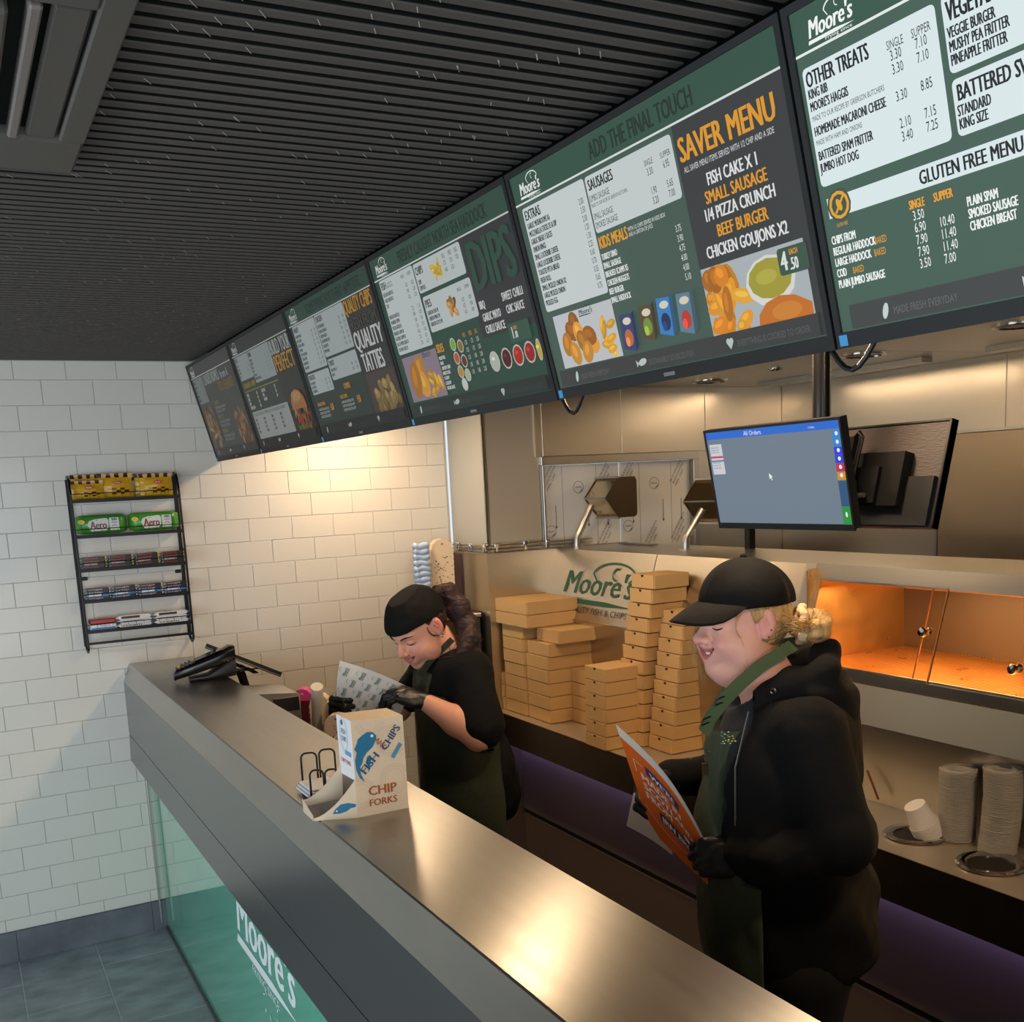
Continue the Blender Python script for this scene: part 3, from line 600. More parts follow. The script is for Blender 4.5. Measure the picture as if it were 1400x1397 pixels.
build('kick_strip', MB().box(.342, .350, Y1, -.02, 0, .012), mat('kick', (70, 72, 74), .5), ct)
PRINT = mat('print_ink', (255, 255, 255), .55, attr=True)
PAPERP = mat('paper_ink', (255, 255, 255), .6, attr=True)
sh = Sheet((.3498, -1.46, 0), (0, -1, 0), (0, 0, 1))
shop_logo(sh, .05, .49, .66, .30, (225, 236, 234), part='logo')
sh.text('FRYING SINCE', .22, .465, .026, (225, 236, 234), width=.30, part='logo')
for k in range(26): sh.ell(.30 + rng.uniform(0, .45), .445 + rng.uniform(-.06, .02), .010, .003, (225, 236, 234), 'logo', rng.uniform(0, 3))
sh.finish(ct, PRINT)
swt = thing('staff_worktop', (.75, -2.3, 0), 'low steel worktop on the staff side of the serving counter', 'worktop')
build('inner_worktop', MB().box(.582, .93, Y1, -.02, .86, .8995, .004), STEEL, swt)
build('inner_cupboard', MB().box(.582, .88, Y1, -.02, .06, .86), mat('cupboard_steel', (120, 116, 110), .4, 1), swt)

# card terminal on the counter
T0 = thing('card_terminal', (.505, -.665, 1.207), 'black handheld card payment terminal leaning on its dock at the wall end of the counter', 'card terminal', rotz=math.radians(84))
BLK = mat('glossy_black', (12, 12, 13), .22)
def loft(mb, secs):  # secs: list of rings of equal length
    n = len(secs[0]); V = [p for r in secs for p in r]; F = []
    for i in range(len(secs) - 1):
        for k in range(n): F.append([i * n + k, i * n + (k + 1) % n, (i + 1) * n + (k + 1) % n, (i + 1) * n + k])
    F.append(list(range(n))[::-1]); F.append([(len(secs) - 1) * n + k for k in range(n)]); return mb.add(V, F)
def rr(w, h, cx, cz, y, r=.3, n=4):
    pts = []; rad = min(w, h) * r
    for sx, sz, a0 in ((1, -1, -90), (1, 1, 0), (-1, 1, 90), (-1, -1, 180)):
        for k in range(n): t = math.radians(a0 + 90 * k / (n - 1)); pts.append((cx + sx * (w / 2 - rad) + rad * math.cos(t), y, cz + sz * (h / 2 - rad) + rad * math.sin(t)))
    return pts
b = MB(); loft(b, [rr(.074, .028, 0, .024, .125), rr(.080, .040, 0, .034, .115), rr(.082, .044, 0, .050, .05), rr(.082, .050, 0, .072, -.03), rr(.080, .060, 0, .092, -.085), rr(.070, .05, 0, .095, -.105)])
o = build('terminal_body', b, BLK, T0, local=True); autosmooth(fixn(o), 40)
b = MB(); loft(b, [rr(.060, .012, 0, .008, .07), rr(.07, .02, 0, .012, .0), rr(.075, .075, 0, .04, -.085), rr(.07, .07, 0, .04, -.105)]); autosmooth(fixn(build('dock', b, BLACK, T0, local=True)), 40)
kp = MB(); cols = [(70, 70, 74)] * 9 + [(200, 50, 40), (220, 190, 60), (50, 170, 90)]
for k in range(12):
    yy = .098 - (k % 3) * .0; xx = -.026 + .026 * (k % 3); yy = .062 + .014 * (k // 3); zz = .073 - (yy - .062) * .35
    kp.col = lin(cols[k]); kp.box(xx - .008, xx + .008, yy - .0045, yy + .0045, zz - .004, zz + .0015)
build('keypad', kp, PRINT, T0, local=True)
s_ = MB(); s_.add([(-.032, .045, .0785), (-.032, -.055, .112), (.032, -.055, .112), (.032, .045, .0785)], [(0, 1, 2, 3)]); build('terminal_screen', s_, mat('dark_glass', (26, 30, 34), .1), T0, local=True)
build('lead', MB().tube([(0, -.10, .03), (.03, -.14, .012), (.06, -.13, .006), (.09, -.16, .005), (.10, -.22, .005)], .003, 6), BLACK, T0, local=True, smooth=True)
# till touchscreen
tt = thing('till_touchscreen', (.66, -.75, .90), 'slim black till touchscreen tilted back on an arm behind the counter, seen edge-on', 'touchscreen')
tp = Vector((.600, -.42, 1.262)); bt = Vector((.658, -1.115, 1.212))
def slab(mb, A, B, C_, th):   # A,B,C corners (parallelogram), thickness along the normal
    A, B, C_ = Vector(A), Vector(B), Vector(C_); D = A + (C_ - B); n = (B - A).cross(C_ - B).normalized() * th
    mb.add([A, B, C_, D, A + n, B + n, C_ + n, D + n], [(0, 3, 2, 1), (4, 5, 6, 7), (0, 1, 5, 4), (1, 2, 6, 5), (2, 3, 7, 6), (3, 0, 4, 7)]); return mb
A = Vector((.512, -.62, 1.320)); B = Vector((.795, -.62, 1.170)); dd = Vector((.055, .235, -.036))
fixn(build('display', slab(MB(), A, B, B + dd, .020), BLACK, tt))
fixn(build('display_edge', slab(MB(), A + Vector((-.001, 0, .004)), B + Vector((-.001, 0, .004)), B + Vector((.004, 0, .006)), .004), mat('silver_edge', (150, 150, 150), .3, 1), tt))
build('stand_arm', MB().tube([(.70, -.50, .91), (.70, -.50, 1.05), (.665, -.50, 1.20)], .018, 10), BLACK, tt)
build('stand_base', MB().box(.62, .78, -.60, -.40, .90, .915, .004), BLACK, tt)
for k in range(5): build('vent_fin', MB().box(.590 + .026 * k, .610 + .026 * k, -.60, -.44, 1.250 - .014 * k, 1.254 - .014 * k), BLACK, tt)
tr = thing('cash_tray', (.66, -1.0, .90), 'grey steel cash tray behind the counter below the touchscreen', 'tray')
build('tray_body', MB().prism([(.60, .90), (.76, .90), (.76, 1.165), (.75, 1.17), (.60, 1.185)], -1.00, -.78), STEEL, tr)
build('tray_front', MB().box(.66, .75, -1.02, -1.001, 1.11, 1.16), BLACK, tr)

# wooden chip fork box
BXM = mat('kraft_cream_card', (206, 186, 158), .6, attr=True)
cb = thing('chip_fork_box', (.384, -2.683, 1.207), 'cream card dispenser box printed CHIP FORKS with a blue fish', 'box')
bx0, bx1, by0, by1, bz0, bz1 = .384, .500, -2.684, -2.590, 1.207, 1.416
CR = lin((208, 188, 160)); WH = lin((226, 226, 226))
b = MB(); b.col = CR
zn = 1.285
# front-left (white) side with the tapering tongue, main front, back, top
b.add([(bx0, by0, bz0), (bx1, by0, bz0), (bx1, by0, bz1 - .004), (bx0, by0, bz1)], [(0, 1, 2, 3)])
b.add([(bx1, by0, bz0), (bx1, by1, bz0), (bx1, by1, bz1 - .004), (bx1, by0, bz1 - .004)], [(0, 1, 2, 3)])
b.add([(bx1, by1, bz0), (bx0, by1, bz0), (bx0, by1, bz1), (bx1, by1, bz1 - .004)], [(0, 1, 2, 3)])
b.add([(bx0, by0, bz1), (bx1, by0, bz1 - .004), (bx1, by1, bz1 - .004), (bx0, by1, bz1)], [(0, 1, 2, 3)])
b.add([(bx0, by1, zn), (bx0, by0, zn + .003), (bx0, by0, bz1), (bx0, by1, bz1)], [(0, 1, 2, 3)], WH)
build('carton', b, BXM, cb)
tg = MB(); tg.col = CR
P0 = (bx0, by0, bz0); P1 = (bx0, by0, zn - .005)
curve = []
for k in range(9):
    t = k / 8; curve.append((bx0 - .085 * t, by0 + .035 * t, bz0 + .078 * (1 - t) ** 1.6 + .006))
tg.add([P0] + curve + [(bx0 - .085, by0 + .035, bz0)], [list(range(11))])
curve2 = [(x + .002, y + .085, z + .018) for x, y, z in curve]
tg.add([(bx0, by1, bz0)] + curve2 + [(bx0 - .083, by1 + .02, bz0)], [list(range(11))[::-1]])
build('chute_side', tg, BXM, cb)
ch = MB(); ch.col = lin((168, 156, 144)); ch.add([(bx0 - .085, by0 + .035, bz0 + .004), (bx0 - .083, by1 + .02, bz0 + .010), (bx0, by1, bz0 + .02), (bx0, by0, bz0 + .02)], [(0, 1, 2, 3)])
ch.add([(bx0 - .086, by0 + .034, bz0), (bx0 - .084, by1 + .02, bz0), (bx0 - .084, by1 + .02, bz0 + .030), (bx0 - .086, by0 + .034, bz0 + .012)], [(0, 1, 2, 3)], CR)
build('chute', ch, BXM, cb)
sh = Sheet((bx0, by0, bz0), (1, 0, 0), (0, 0, 1), step=.00004); BLU = (24, 104, 140); BRN = (152, 78, 34)
for cu, cv in ((.088, .070), (.010, .050), (.040, .205), (.086, .155)):
    for rd in (.022, .028, .033):
        pts = [(cu + rd * math.cos(a), cv + rd * math.sin(a)) for a in [2 * PI * q / 28 for q in range(29)]]
        pts = [p for p in pts if .001 < p[0] < .115 and .001 < p[1] < .203]
        if len(pts) > 3:
            segs = []; cur = [pts[0]]
            for p in pts[1:]:
                if math.hypot(p[0] - cur[-1][0], p[1] - cur[-1][1]) < rd * .4: cur.append(p)
                else: segs.append(cur); cur = [p]
            segs.append(cur)
            for sg in segs:
                if len(sg) > 1: sh.line(sg, .0006, (172, 154, 134), 'ring')
sh.text('CHIP', .027, .043, .0195, BRN, width=.064, font='b'); sh.text('FORKS', .027, .0195, .0145, BRN, width=.064, font='b')
body = [(.008, .140), (.003, .124), (.004, .104), (.010, .086), (.021, .074), (.014, .092), (.013, .108), (.018, .115), (.022, .127), (.030, .137), (.044, .147), (.052, .160), (.054, .170), (.046, .179), (.034, .181), (.022, .175), (.012, .168), (.010, .160), (.003, .148)]
sh.poly(body, BLU, 'fish'); sh.ell(.044, .171, .0032, .0032, (220, 214, 200), 'fish')
sh.poly([(.026, .116), (.030, .128), (.037, .131), (.040, .124), (.036, .112), (.034, .100), (.030, .094), (.031, .106)], BLU, 'fish')
sh.text('FISH', .023, .089, .017, (20, 74, 110), width=.052, font='b', rot=math.radians(46)); sh.text('AND', .048, .160, .0110, BRN, width=.034, font='b', rot=math.radians(-50)); sh.text('CHIPS', .073, .134, .016, (20, 74, 110), width=.058, font='b', rot=math.radians(51))
sh.poly([(.083, .120), (.090, .114), (.110, .142), (.103, .148)], (70, 130, 160), 'fish')
sh.finish(cb, PRINT)
s2 = Sheet((bx0, by1, zn), (0, -1, 0), (0, 0, 1), step=.00004)
for rr_ in (.028, .024): s2.arc(.042, .092, rr_ * .9, rr_ * 1.4, 0, 360, .0009, (120, 160, 180), n=24)
s2.ell(.034, .118, .008, .006, BLU); s2.text('FISH', .026, .094, .011, (110, 140, 160), width=.03, font='b'); s2.text('CHIPS', .024, .078, .011, (110, 140, 160), width=.034, font='b'); s2.rect(.044, .050, .082, .060, (90, 160, 200)); s2.text('CHIP FORKS', .012, .030, .009, (190, 110, 90), width=.064, font='b')
s2.finish(cb, PRINT)
s3 = Sheet(P0, Vector((bx0, by0, 0)) - Vector((bx0 - .085, by0 + .035, 0)), (0, 0, 1), step=.00004); s3.o = Vector((bx0 - .085, by0 + .035, bz0))
s3.poly([(.040, .012), (.046, .022), (.058, .032), (.074, .034), (.090, .030), (.089, .024), (.078, .022), (.070, .016), (.056, .012)], BLU, 'fish'); s3.ell(.049, .018, .0018, .0018, (220, 214, 200), 'fish')
s3.finish(cb, PRINT)

# wire napkin holder
WIRE = mat('black_wire', (14, 14, 14), .35, .2)
nh = thing('wire_holder', (.37, -2.42, 1.207), 'small black wire holder with napkins next to the chip fork box', 'holder')
def hoop(cx, cy, dx, dy, wd, h, nm='wire_hoop'):
    d = Vector((dx, dy, 0)).normalized(); c = Vector((cx, cy, 1.211)); pts = [c - d * wd / 2]
    for k in range(5): a = PI - PI / 2 * k / 4; pts.append(c + d * (-wd / 2 + .012 + .012 * math.cos(a)) + Vector((0, 0, h - .012 + .012 * math.sin(a))))
    for k in range(5): a = PI / 2 - PI / 2 * k / 4; pts.append(c + d * (wd / 2 - .012 + .012 * math.cos(a)) + Vector((0, 0, h - .012 + .012 * math.sin(a))))
    pts.append(c + d * wd / 2); build(nm, MB().tube(pts, .0024, 8), WIRE, nh, smooth=True)
for (cx, cy, wd, h) in ((.355, -2.505, .030, .066), (.385, -2.520, .030, .066), (.372, -2.395, .036, .080), (.412, -2.408, .036, .085)): hoop(cx, cy, 1, -.25, wd, h)
build('base_wire', MB().tube([(.340, -2.502, 1.2105), (.400, -2.524, 1.2105), (.430, -2.41, 1.2105), (.354, -2.39, 1.2105), (.340, -2.502, 1.2105)], .0024, 8), WIRE, nh, smooth=True)
build('foot_ball', MB().lathe([(0, 0), (.004, .001), (.0055, .005), (.004, .009), (0, .010)], (.372, -2.512, 1.2072), 12), WIRE, nh, smooth=True)
NAP = mat('napkin', (222, 224, 226), .8)
for k in range(3): tag(build('napkin', MB().box(.333 + .004 * k, .412, -2.495, -2.405, 1.2135 + .006 * k, 1.2185 + .006 * k, .002), NAP), ('bottom', 'middle', 'top')[k] + ' folded white napkin in the small wire holder' , 'napkin', 'napkins in the wire holder')

# patterned cartons standing behind the counter
def scallop_carton(name, lab, cat, c, w_, h, th, col, dots, lean, yaw, group=None, top=None):
    t = thing(name, c, lab, cat, group, rotz=yaw)
    n = 24; pts = [(-w_ / 2, 0)]
    for k in range(n + 1):
        z = h * .86 * k / n; pts.append((-w_ / 2 - .0025 * math.sin(k * PI * 1.0) - (.0022 if k % 2 else 0), z))
    for k in range(7): a = PI - PI * k / 6; pts.append((w_ / 2 * math.cos(a) * .98, h * .86 + h * .14 * math.sin(a)))
    for k in range(n, -1, -1): pts.append((w_ / 2 + (.0022 if k % 2 else 0), h * .86 * k / n))
    b = MB(); b.col = lin(col); m_ = len(pts)
    f = [(p[0], -lean * p[1], p[1]) for p in pts]; g = [(p[0], th - lean * p[1], p[1]) for p in pts]
    b.add(f + g, [list(range(m_)), list(range(2 * m_ - 1, m_ - 1, -1))] + [[(i + 1) % m_, i, m_ + i, m_ + (i + 1) % m_] for i in range(m_)])
    build('carton', b, PRINT, t, local=True)
    sh = Sheet((0, -.0001, 0), (1, 0, 0), Vector((0, -lean, 1)), step=.00004)
    if top: sh.rect(-w_ / 2 + .001, 0, w_ / 2 - .001, h * .83, top)
    for q in range(dots):
        u_, v_ = rng.uniform(-w_ * .42, w_ * .42), rng.uniform(h * .03, h * .82)
        sh.ell(u_, v_, rng.uniform(.002, .0045), rng.uniform(.002, .004), (96, 66, 44) if rng.random() < .7 else (170, 140, 110), rot=rng.uniform(0, 3), n=7)
    sh.ell(0, h * .93, .006, .0035, (96, 70, 50) if not top else (226, 180, 210))
    sh.finish(t, PRINT, local=True); return t
scallop_carton('paper_carton', 'pink topped carton with a maroon lower half standing behind the counter', 'carton', (.800, -.90, .90), .075, .265, .05, (214, 70, 150), 8, .05, -.5, top=(96, 20, 44))
scallop_carton('paper_carton', 'plain cream scalloped carton just right of the pink carton', 'carton', (.815, -1.045, .90), .07, .262, .05, (226, 208, 172), 3, .0, -.5)
for k, (x, y, h) in enumerate(((.835, -1.145, .25), (.81, -1.25, .262), (.80, -1.35, .25))):
    scallop_carton('paper_carton', ('cream carton speckled brown, half behind the plain cream carton', 'speckled pinkish carton below the gloved fist at the counter', 'speckled carton nearest the chip fork box behind the counter')[k], 'carton', (x, y, .90), .085, h - .04 * k, .05, ((222, 200, 164), (212, 186, 164), (214, 190, 166))[k], 46, .0, -.5)
build_roll = tag(build('paper_roll', MB().tube([(.82, -.98, .93), (.775, -1.17, 1.215)], .022, 14), mat('roll_paper', (216, 206, 188), .7), smooth=False), 'cream rolled paper tube leaning behind the gloved fist', 'paper roll')
# ------------------------------------------------------------------ wall snack rack
RK = thing('snack_rack', (.37, -.06, 1.30), 'black wire five-tier snack rack hung on the white tiled wall', 'rack')
rx0, rx1 = .150, .575
zs = [1.905, 1.762, 1.625, 1.497, 1.372]
for x in (rx0, rx1):
    pr = []
    for k in range(13):
        t = k / 12; pr.append((-.012 - .085 * (math.sin(PI * min(t * 1.15 + .0, 1)) ** .35 if t < .9 else .72), 1.30 + .70 * t))
    P_ = [(x, -.012, 1.30), (x, -.050, 1.285), (x, -.082, 1.30), (x, -.092, 1.62), (x, -.086, 1.93), (x, -.066, 1.985), (x, -.012, 1.995)]
    b = MB()
    for a, c in zip(P_[:-1], P_[1:]): slab(b, (a[0] - .004, a[1], a[2]), (a[0] + .004, a[1], a[2]), (c[0] + .004, c[1], c[2]), .010)
    fixn(build('side_frame', b, BLACKM, RK))
    build('wall_upright', MB().box(x - .008, x + .008, -.014, -.0075, 1.30, 1.99, .002), BLACKM, RK)
    build('fixing_lug', MB().box(x + (.01 if x < .3 else -.035), x + (.035 if x < .3 else -.01), -.013, -.008, 1.575, 1.590, .004), BLACKM, RK)
for z in zs:
    b = MB().box(rx0 + .004, rx1 - .004, -.090, -.012, z - .004, z - .001)
    build('tray', b, BLACKM, RK)
    build('tray_lip', MB().box(rx0 + .004, rx1 - .004, -.094, -.090, z - .012, z + .002), BLACKM, RK)
    b = MB().tube([(rx0, -.094, z + .024), (rx1, -.094, z + .024)], .0016, 6)
    for k in range(14): xx = rx0 + .012 + (rx1 - rx0 - .024) * k / 13; b.tube([(xx, -.094, z + .008), (xx, -.094, z + .024)], .0010, 4)
    build('guard_wire', b, BLACKM, RK)
build('bottom_rail', MB().box(rx0, rx1, -.082, -.074, 1.312, 1.322), BLACKM, RK)
build('top_rail', MB().box(rx0, rx1, -.016, -.008, 1.975, 1.988), BLACKM, RK)
FOIL = mat('wrapper', (255, 255, 255), .28, attr=True, spec=.6)
def sachet(name, lab, cat, group, c, w_, h, col, top, seed):
    t = thing(name, c, lab, cat, group); r = np.random.default_rng(seed)
    G = []
    for j in range(13):
        v = j / 12; row = []
        for i in range(9):
            u = i / 8; pinch = 1 - .04 * math.sin(PI * v); dz = .016 * (math.sin(PI * u) * math.sin(PI * min(1, v * 1.15))) ** .7 if 0 < v < .87 else 0
            row.append(((u - .5) * w_ * pinch + r.normal(0, .0012), -dz + r.normal(0, .0007), v * h))
        G.append(row)
    G = np.array(G); b = MB(); b.smooth = True
    for j in range(12):
        for i in range(8):
            v = (j + .5) / 12
            cc = (lin((58, 26, 14)) if i % 2 == 0 else lin((216, 168, 110))) if v > .80 else lin(col)
            if .15 < v < .42 and 3 <= i <= 6 and (i + j) % 2: cc = lin((70, 36, 20))
            b.add([G[j, i], G[j, i + 1], G[j + 1, i + 1], G[j + 1, i]], [(0, 1, 2, 3)], cc)
    build('front_film', b, FOIL, t, local=True)
    b2 = MB(); G2 = G.copy(); G2[:, :, 1] = .014 * 0 + .008 - G[:, :, 1] * .3; b2.grid(G2[:, ::-1], lin(col)); build('back_film', b2, FOIL, t, local=True)
    sh = Sheet((0, -.0175, 0), (1, 0, 0), (0, 0, 1), step=.0001); sh.ell(.005, h * .62, .016, .007, (190, 40, 30), 'brand_badge'); sh.text('treat', -.006, h * .60, .006, (240, 230, 220), width=.022, part='brand_badge')
    sh.finish(t, FOIL, local=True); return t
YB = 'yellow striped-top pouches of chocolates on the top tier'
yl = (208, 158, 30)
for k, (x, y, z, w_, h, ds) in enumerate(((.222, -.040, 1.912, .125, .094, 'at the left behind the front one'), (.218, -.066, 1.905, .128, .076, 'lowest and foremost at the left'), (.330, -.052, 1.905, .140, .102, 'tallest in the middle'), (.462, -.040, 1.905, .11, .096, 'half hidden behind the right one'), (.490, -.064, 1.905, .135, .095, 'at the right end'))):
    sachet('snack_pouch', 'yellow striped-top pouch, ' + ds + ' of the top tier', 'snack pouch', YB, (x, y, z), w_, h, yl, 0, k)
# green multipacks
for k, x0 in enumerate((.156, .366)):
    t = thing('chocolate_multipack', (x0 + .10, -.07, 1.762), 'green chocolate multipack ' + ('at the left' if k == 0 else 'at the right') + ' of the rack second tier', 'chocolate pack', 'green multipacks on the second tier')
    G = []
    for j in range(9):
        a = -.5 * PI + PI * j / 8; row = []
        for i in range(11):
            u = i / 10; q = min(1, min(u, 1 - u) * 8) ** .5
            row.append((x0 + .205 * u, -.055 - .026 * q * math.cos(a) + .02 * (1 - q), 1.764 + .040 + (.038 * (.75 + .25 * q)) * math.sin(a)))
        G.append(row)
    b = MB(); b.smooth = True; b.grid(G, lin((70, 150, 52))); fixn(build('wrapper', b, FOIL, t))
    sh = Sheet((x0, -.0822, 1.768), (1, 0, 0), (0, 0, 1.0), step=.00012)
    sh.poly([(.045, .034), (.052, .050), (.075, .057), (.12, .060), (.128, .050), (.125, .018), (.115, .010), (.058, .008)], (206, 208, 204)); sh.rect(.130, .010, .168, .060, (206, 210, 204))
    sh.text('Aero', .056, .018, .030, (120, 40, 26), width=.064, font='b', part='wordmark')
    sh.text('my', .078, .050, .006, (80, 130, 60), part='wordmark', xs=.8); sh.ell(.022, .048, .014, .009, (226, 190, 60)); sh.text('1.00', .014, .045, .006, (160, 60, 20), xs=.7)
    sh.text('WIN', .139, .048, .010, (60, 60, 60), width=.022, font='b'); sh.text('INSIDE', .139, .038, .006, (60, 60, 60), width=.022); sh.arc(.150, .022, .011, .008, 20, 160, .002, (60, 60, 60))
    sh.finish(t, FOIL)
def bar(x0, x1, y, z, w_, h, col, ends, labcol, word, name, lab, cat, group, tilt=0):
    c = ((x0 + x1) / 2, y, z); t = thing(name, c, lab, cat, group); L_ = x1 - x0
    secs = []
    for u, q in ((0, .25), (.06, .45), (.10, 1), (.90, 1), (.94, .45), (1, .25)):
        hh = h * q; secs.append([((u - .5) * L_, s1 * w_ / 2 * (1 if q == 1 else .95), h / 2 + s2 * hh / 2 + tilt * (u - .5) * L_) for s1, s2 in ((-1, -1), (1, -1), (1, 1), (-1, 1))])
    b = MB(); loft(b, secs); 
    n4 = 4
    for fi in range(len(b.f)):
        seg = fi // 4; b.c[fi] = lin(ends[1] if seg == 4 else (ends[0] if seg == 0 else col)) if fi < 20 else lin(col)
    for fi in range(12, 16): b.c[fi] = lin(labcol) if fi % 4 in (2,) and False else b.c[fi]
    fixn(build('wrapper', b, FOIL, t, local=True))
    sh = Sheet((-L_ * .36, -w_ / 2 - .0003, 0), (1, 0, tilt), (0, 0, 1), step=.0001)
    if word: sh.text(word, 0, h * .25, h * .55, labcol, width=L_ * .55, font='b', part='wordmark')
    else: sh.rect(0, h * .2, L_ * .5, h * .8, labcol, 'wordmark')
    sh.finish(t, FOIL, local=True); return t
ORD = ('first', 'second', 'third', 'fourth'); LV = ('bottom', 'second from below', 'third from below', 'top')
for p in range(4):
    tl = (.0, .03, .06, .02)[p]
    for q in range(4):
        x0 = .158 + .105 * p + rng.uniform(-.001, .001)
        bar(x0, x0 + .1015, -.066 + rng.uniform(-.006, .004), 1.626 + .0118 * q, .034, .0118, (20, 16, 15), ((26, 22, 20), (214, 190, 30)), ((176, 52, 28), (150, 148, 146), (196, 70, 36), (190, 60, 34))[q], ('choco', None, 'caramel', 'choco')[q],
            'snack_bar', 'black bar, ' + LV[q] + ' in the ' + ORD[p] + ' pile on the third rack tier', 'chocolate bar', 'black-wrapped bars on the third tier', tl)
for p in range(4):
    for q in range(4):
        x0 = .160 + .105 * p + rng.uniform(-.001, .001)
        bar(x0, x0 + .1015, -.066 + rng.uniform(-.006, .004), 1.498 + .0118 * q, .034, .0118, (30, 28, 34) if q != 1 else (36, 116, 176), ((150, 154, 160), (186, 188, 192)), (206, 176, 186) if q != 1 else (210, 220, 228), ('nougat', None, 'crisp', 'nougat')[q],
            'snack_bar', ('blue' if q == 1 else 'dark') + ' bar, ' + LV[q] + ' in the ' + ORD[p] + ' pile on the fourth rack tier', 'chocolate bar', 'foil-wrapped bars on the fourth tier', (.0, .04, .02, .03)[p])
t = thing('biscuit_pack', (.225, -.06, 1.372), 'flat red and white biscuit pack at the left of the rack bottom tier', 'biscuit pack')
b = MB(); b.col = lin((150, 40, 40)); b.box(.165, .268, -.086, -.03, 1.396, 1.416, .004); build('red_pack', b, FOIL, t)
b = MB(); b.col = lin((214, 218, 222)); b.box(.165, .268, -.0885, -.03, 1.372, 1.396, .003); build('white_pack', b, FOIL, t)
sh = Sheet((.170, -.0887, 1.374), (1, 0, 0), (0, 0, 1)); sh.rect(0, .001, .095, .008, (40, 110, 180)); sh.text('biscuit', .035, .012, .007, (190, 40, 40), width=.04); sh.finish(t, FOIL)
for p in range(2):
    for q in range(3):
        x0 = .272 + .150 * p + rng.uniform(-.003, .003)
        bar(x0, x0 + .148, -.064 + rng.uniform(-.004, .004), 1.372 + .0165 * q, .040, .0160, (206, 206, 204), ((200, 200, 200), (50, 120, 190)), (70, 40, 34), 'cream' if q < 2 else None,
            'snack_bar', 'white bar with a blue end, ' + ('bottom', 'middle', 'top')[q] + ' of the ' + ('left' if p == 0 else 'right') + ' pile on the rack bottom tier', 'chocolate bar', 'white-wrapped bars on the bottom tier')
# ------------------------------------------------------------------ kitchen shell
KW = struct('wall_kitchen_far', MB().box(2.13, 3.66, -.40, -.38, 1.998, 2.56).box(3.056, 3.66, -.40, -.38, .0, 1.998), STEEL_V)
for a, b_ in ((2.165, 2.598), (2.602, 3.10), (3.104, 3.598)): build('wall_panel', MB().box(a, b_, -.404, -.400, 1.999, 2.308, .001), STEEL_V, KW)
build('wall_panel', MB().box(3.058, 3.598, -.404, -.400, .9, 1.996, .001), STEEL_V, KW)
W1_ = struct('window_1', MB().box(2.150, 3.056, -.412, -.37, 1.958, 1.998, .002).box(3.020, 3.056, -.412, -.37, 1.3, 1.958, .002).box(2.160, 2.168, -.404, -.37, 1.58, 1.958, .001), STEEL)
FILM = mat('protective_film_steel', (228, 226, 220), .45, .0, bump=(3, .1, (1, 1, 1), .01))
fsheet = None
for k, (a, b_) in enumerate(((2.168, 2.598), (2.603, 3.02))):
    y = -.372 - .004 * k
    f = build('shutter_panel', MB().box(a, b_, y, y + .012, 1.3, 1.957, .001), FILM, W1_)
    sh = Sheet((a, y, 1.55), (1, 0, 0), (0, 0, 1), step=.0001, base=.0003); ink = (96, 98, 104)
    for uu in (.11, .30): sh.rect(uu, 0, uu + .0022, .40, (130, 130, 134), 'film_print')
    for uu, vv in ((.04, .10), (.20, .30), (.33, .08), (.33, .36), (.03, .37), (.16, .05)):
        if (uu + vv) * 10 % 2 > .9:
            sh.arc(uu, vv, .028, .028, 0, 360, .0022, ink, 'film_print', n=20); sh.text('FILM', uu - .018, vv - .004, .008, ink, width=.036, font='b', part='film_print'); sh.poly([(uu, vv - .026), (uu + .018, vv - .018), (uu + .024, vv - .004)], ink, 'film_print')
        else:
            for q in range(3): sh.text(('PEEL OFF AFTER INSTALLATION', 'PELLICOLA PROTETTIVA', 'PEEL OFF')[q], uu - .03 + .016 * q, vv - .06 - .01 * q, .010, ink, width=.15 - .03 * q, part='film_print', rot=math.radians(58))
    for uu in (.07, .25, .36): sh.line([(uu, .22), (uu, .12)], .003, ink, 'film_print'); sh.ell(uu, .12, .005, .007, ink, 'film_print')
    sh.finish(f, PRINT)
KB = struct('wall_kitchen_back', MB().box(3.604, 3.70, -8.2, -.38, 0, 2.56), STEEL_V)
for a, b_ in ((-1.740, -.404), (-3.2, -1.745), (-4.7, -3.205)): build('wall_panel', MB().box(3.600, 3.606, a, b_, .9, 2.308, .001), STEEL_V, KB)
HP = mat('hatch_steel', (176, 158, 132), .34, 1.0, bump=(2.2, .4, (1, 1, 1), .02))
dr = struct('door_1', MB().box(3.575, 3.598, -2.45, -1.430, 1.2, 2.000, .003), HP)
build('door_frame', MB().box(3.570, 3.600, -2.47, -1.415, 2.000, 2.012).box(3.570, 3.600, -1.430, -1.415, 1.2, 2.0), STEEL, dr)
CN = struct('ceiling_canopy', MB().box(.83, 3.70, -8.2, -.0, 2.312, 2.56), STEEL_V)
build('canopy_lip', MB().box(.82, .83, -8.2, 0, 2.262, 2.56), STEEL, CN)
for a, b_ in ((-1.740, -.404), (-3.2, -1.745), (-4.7, -3.205)): build('canopy_panel', MB().box(.84, 3.598, a, b_, 2.308, 2.312), STEEL_V, CN)
struct('wall_staff_side', MB().box(.6, .9, -8.2, -4.9, 0, 2.3), mat('pale_staff_wall', (176, 164, 148), .8))
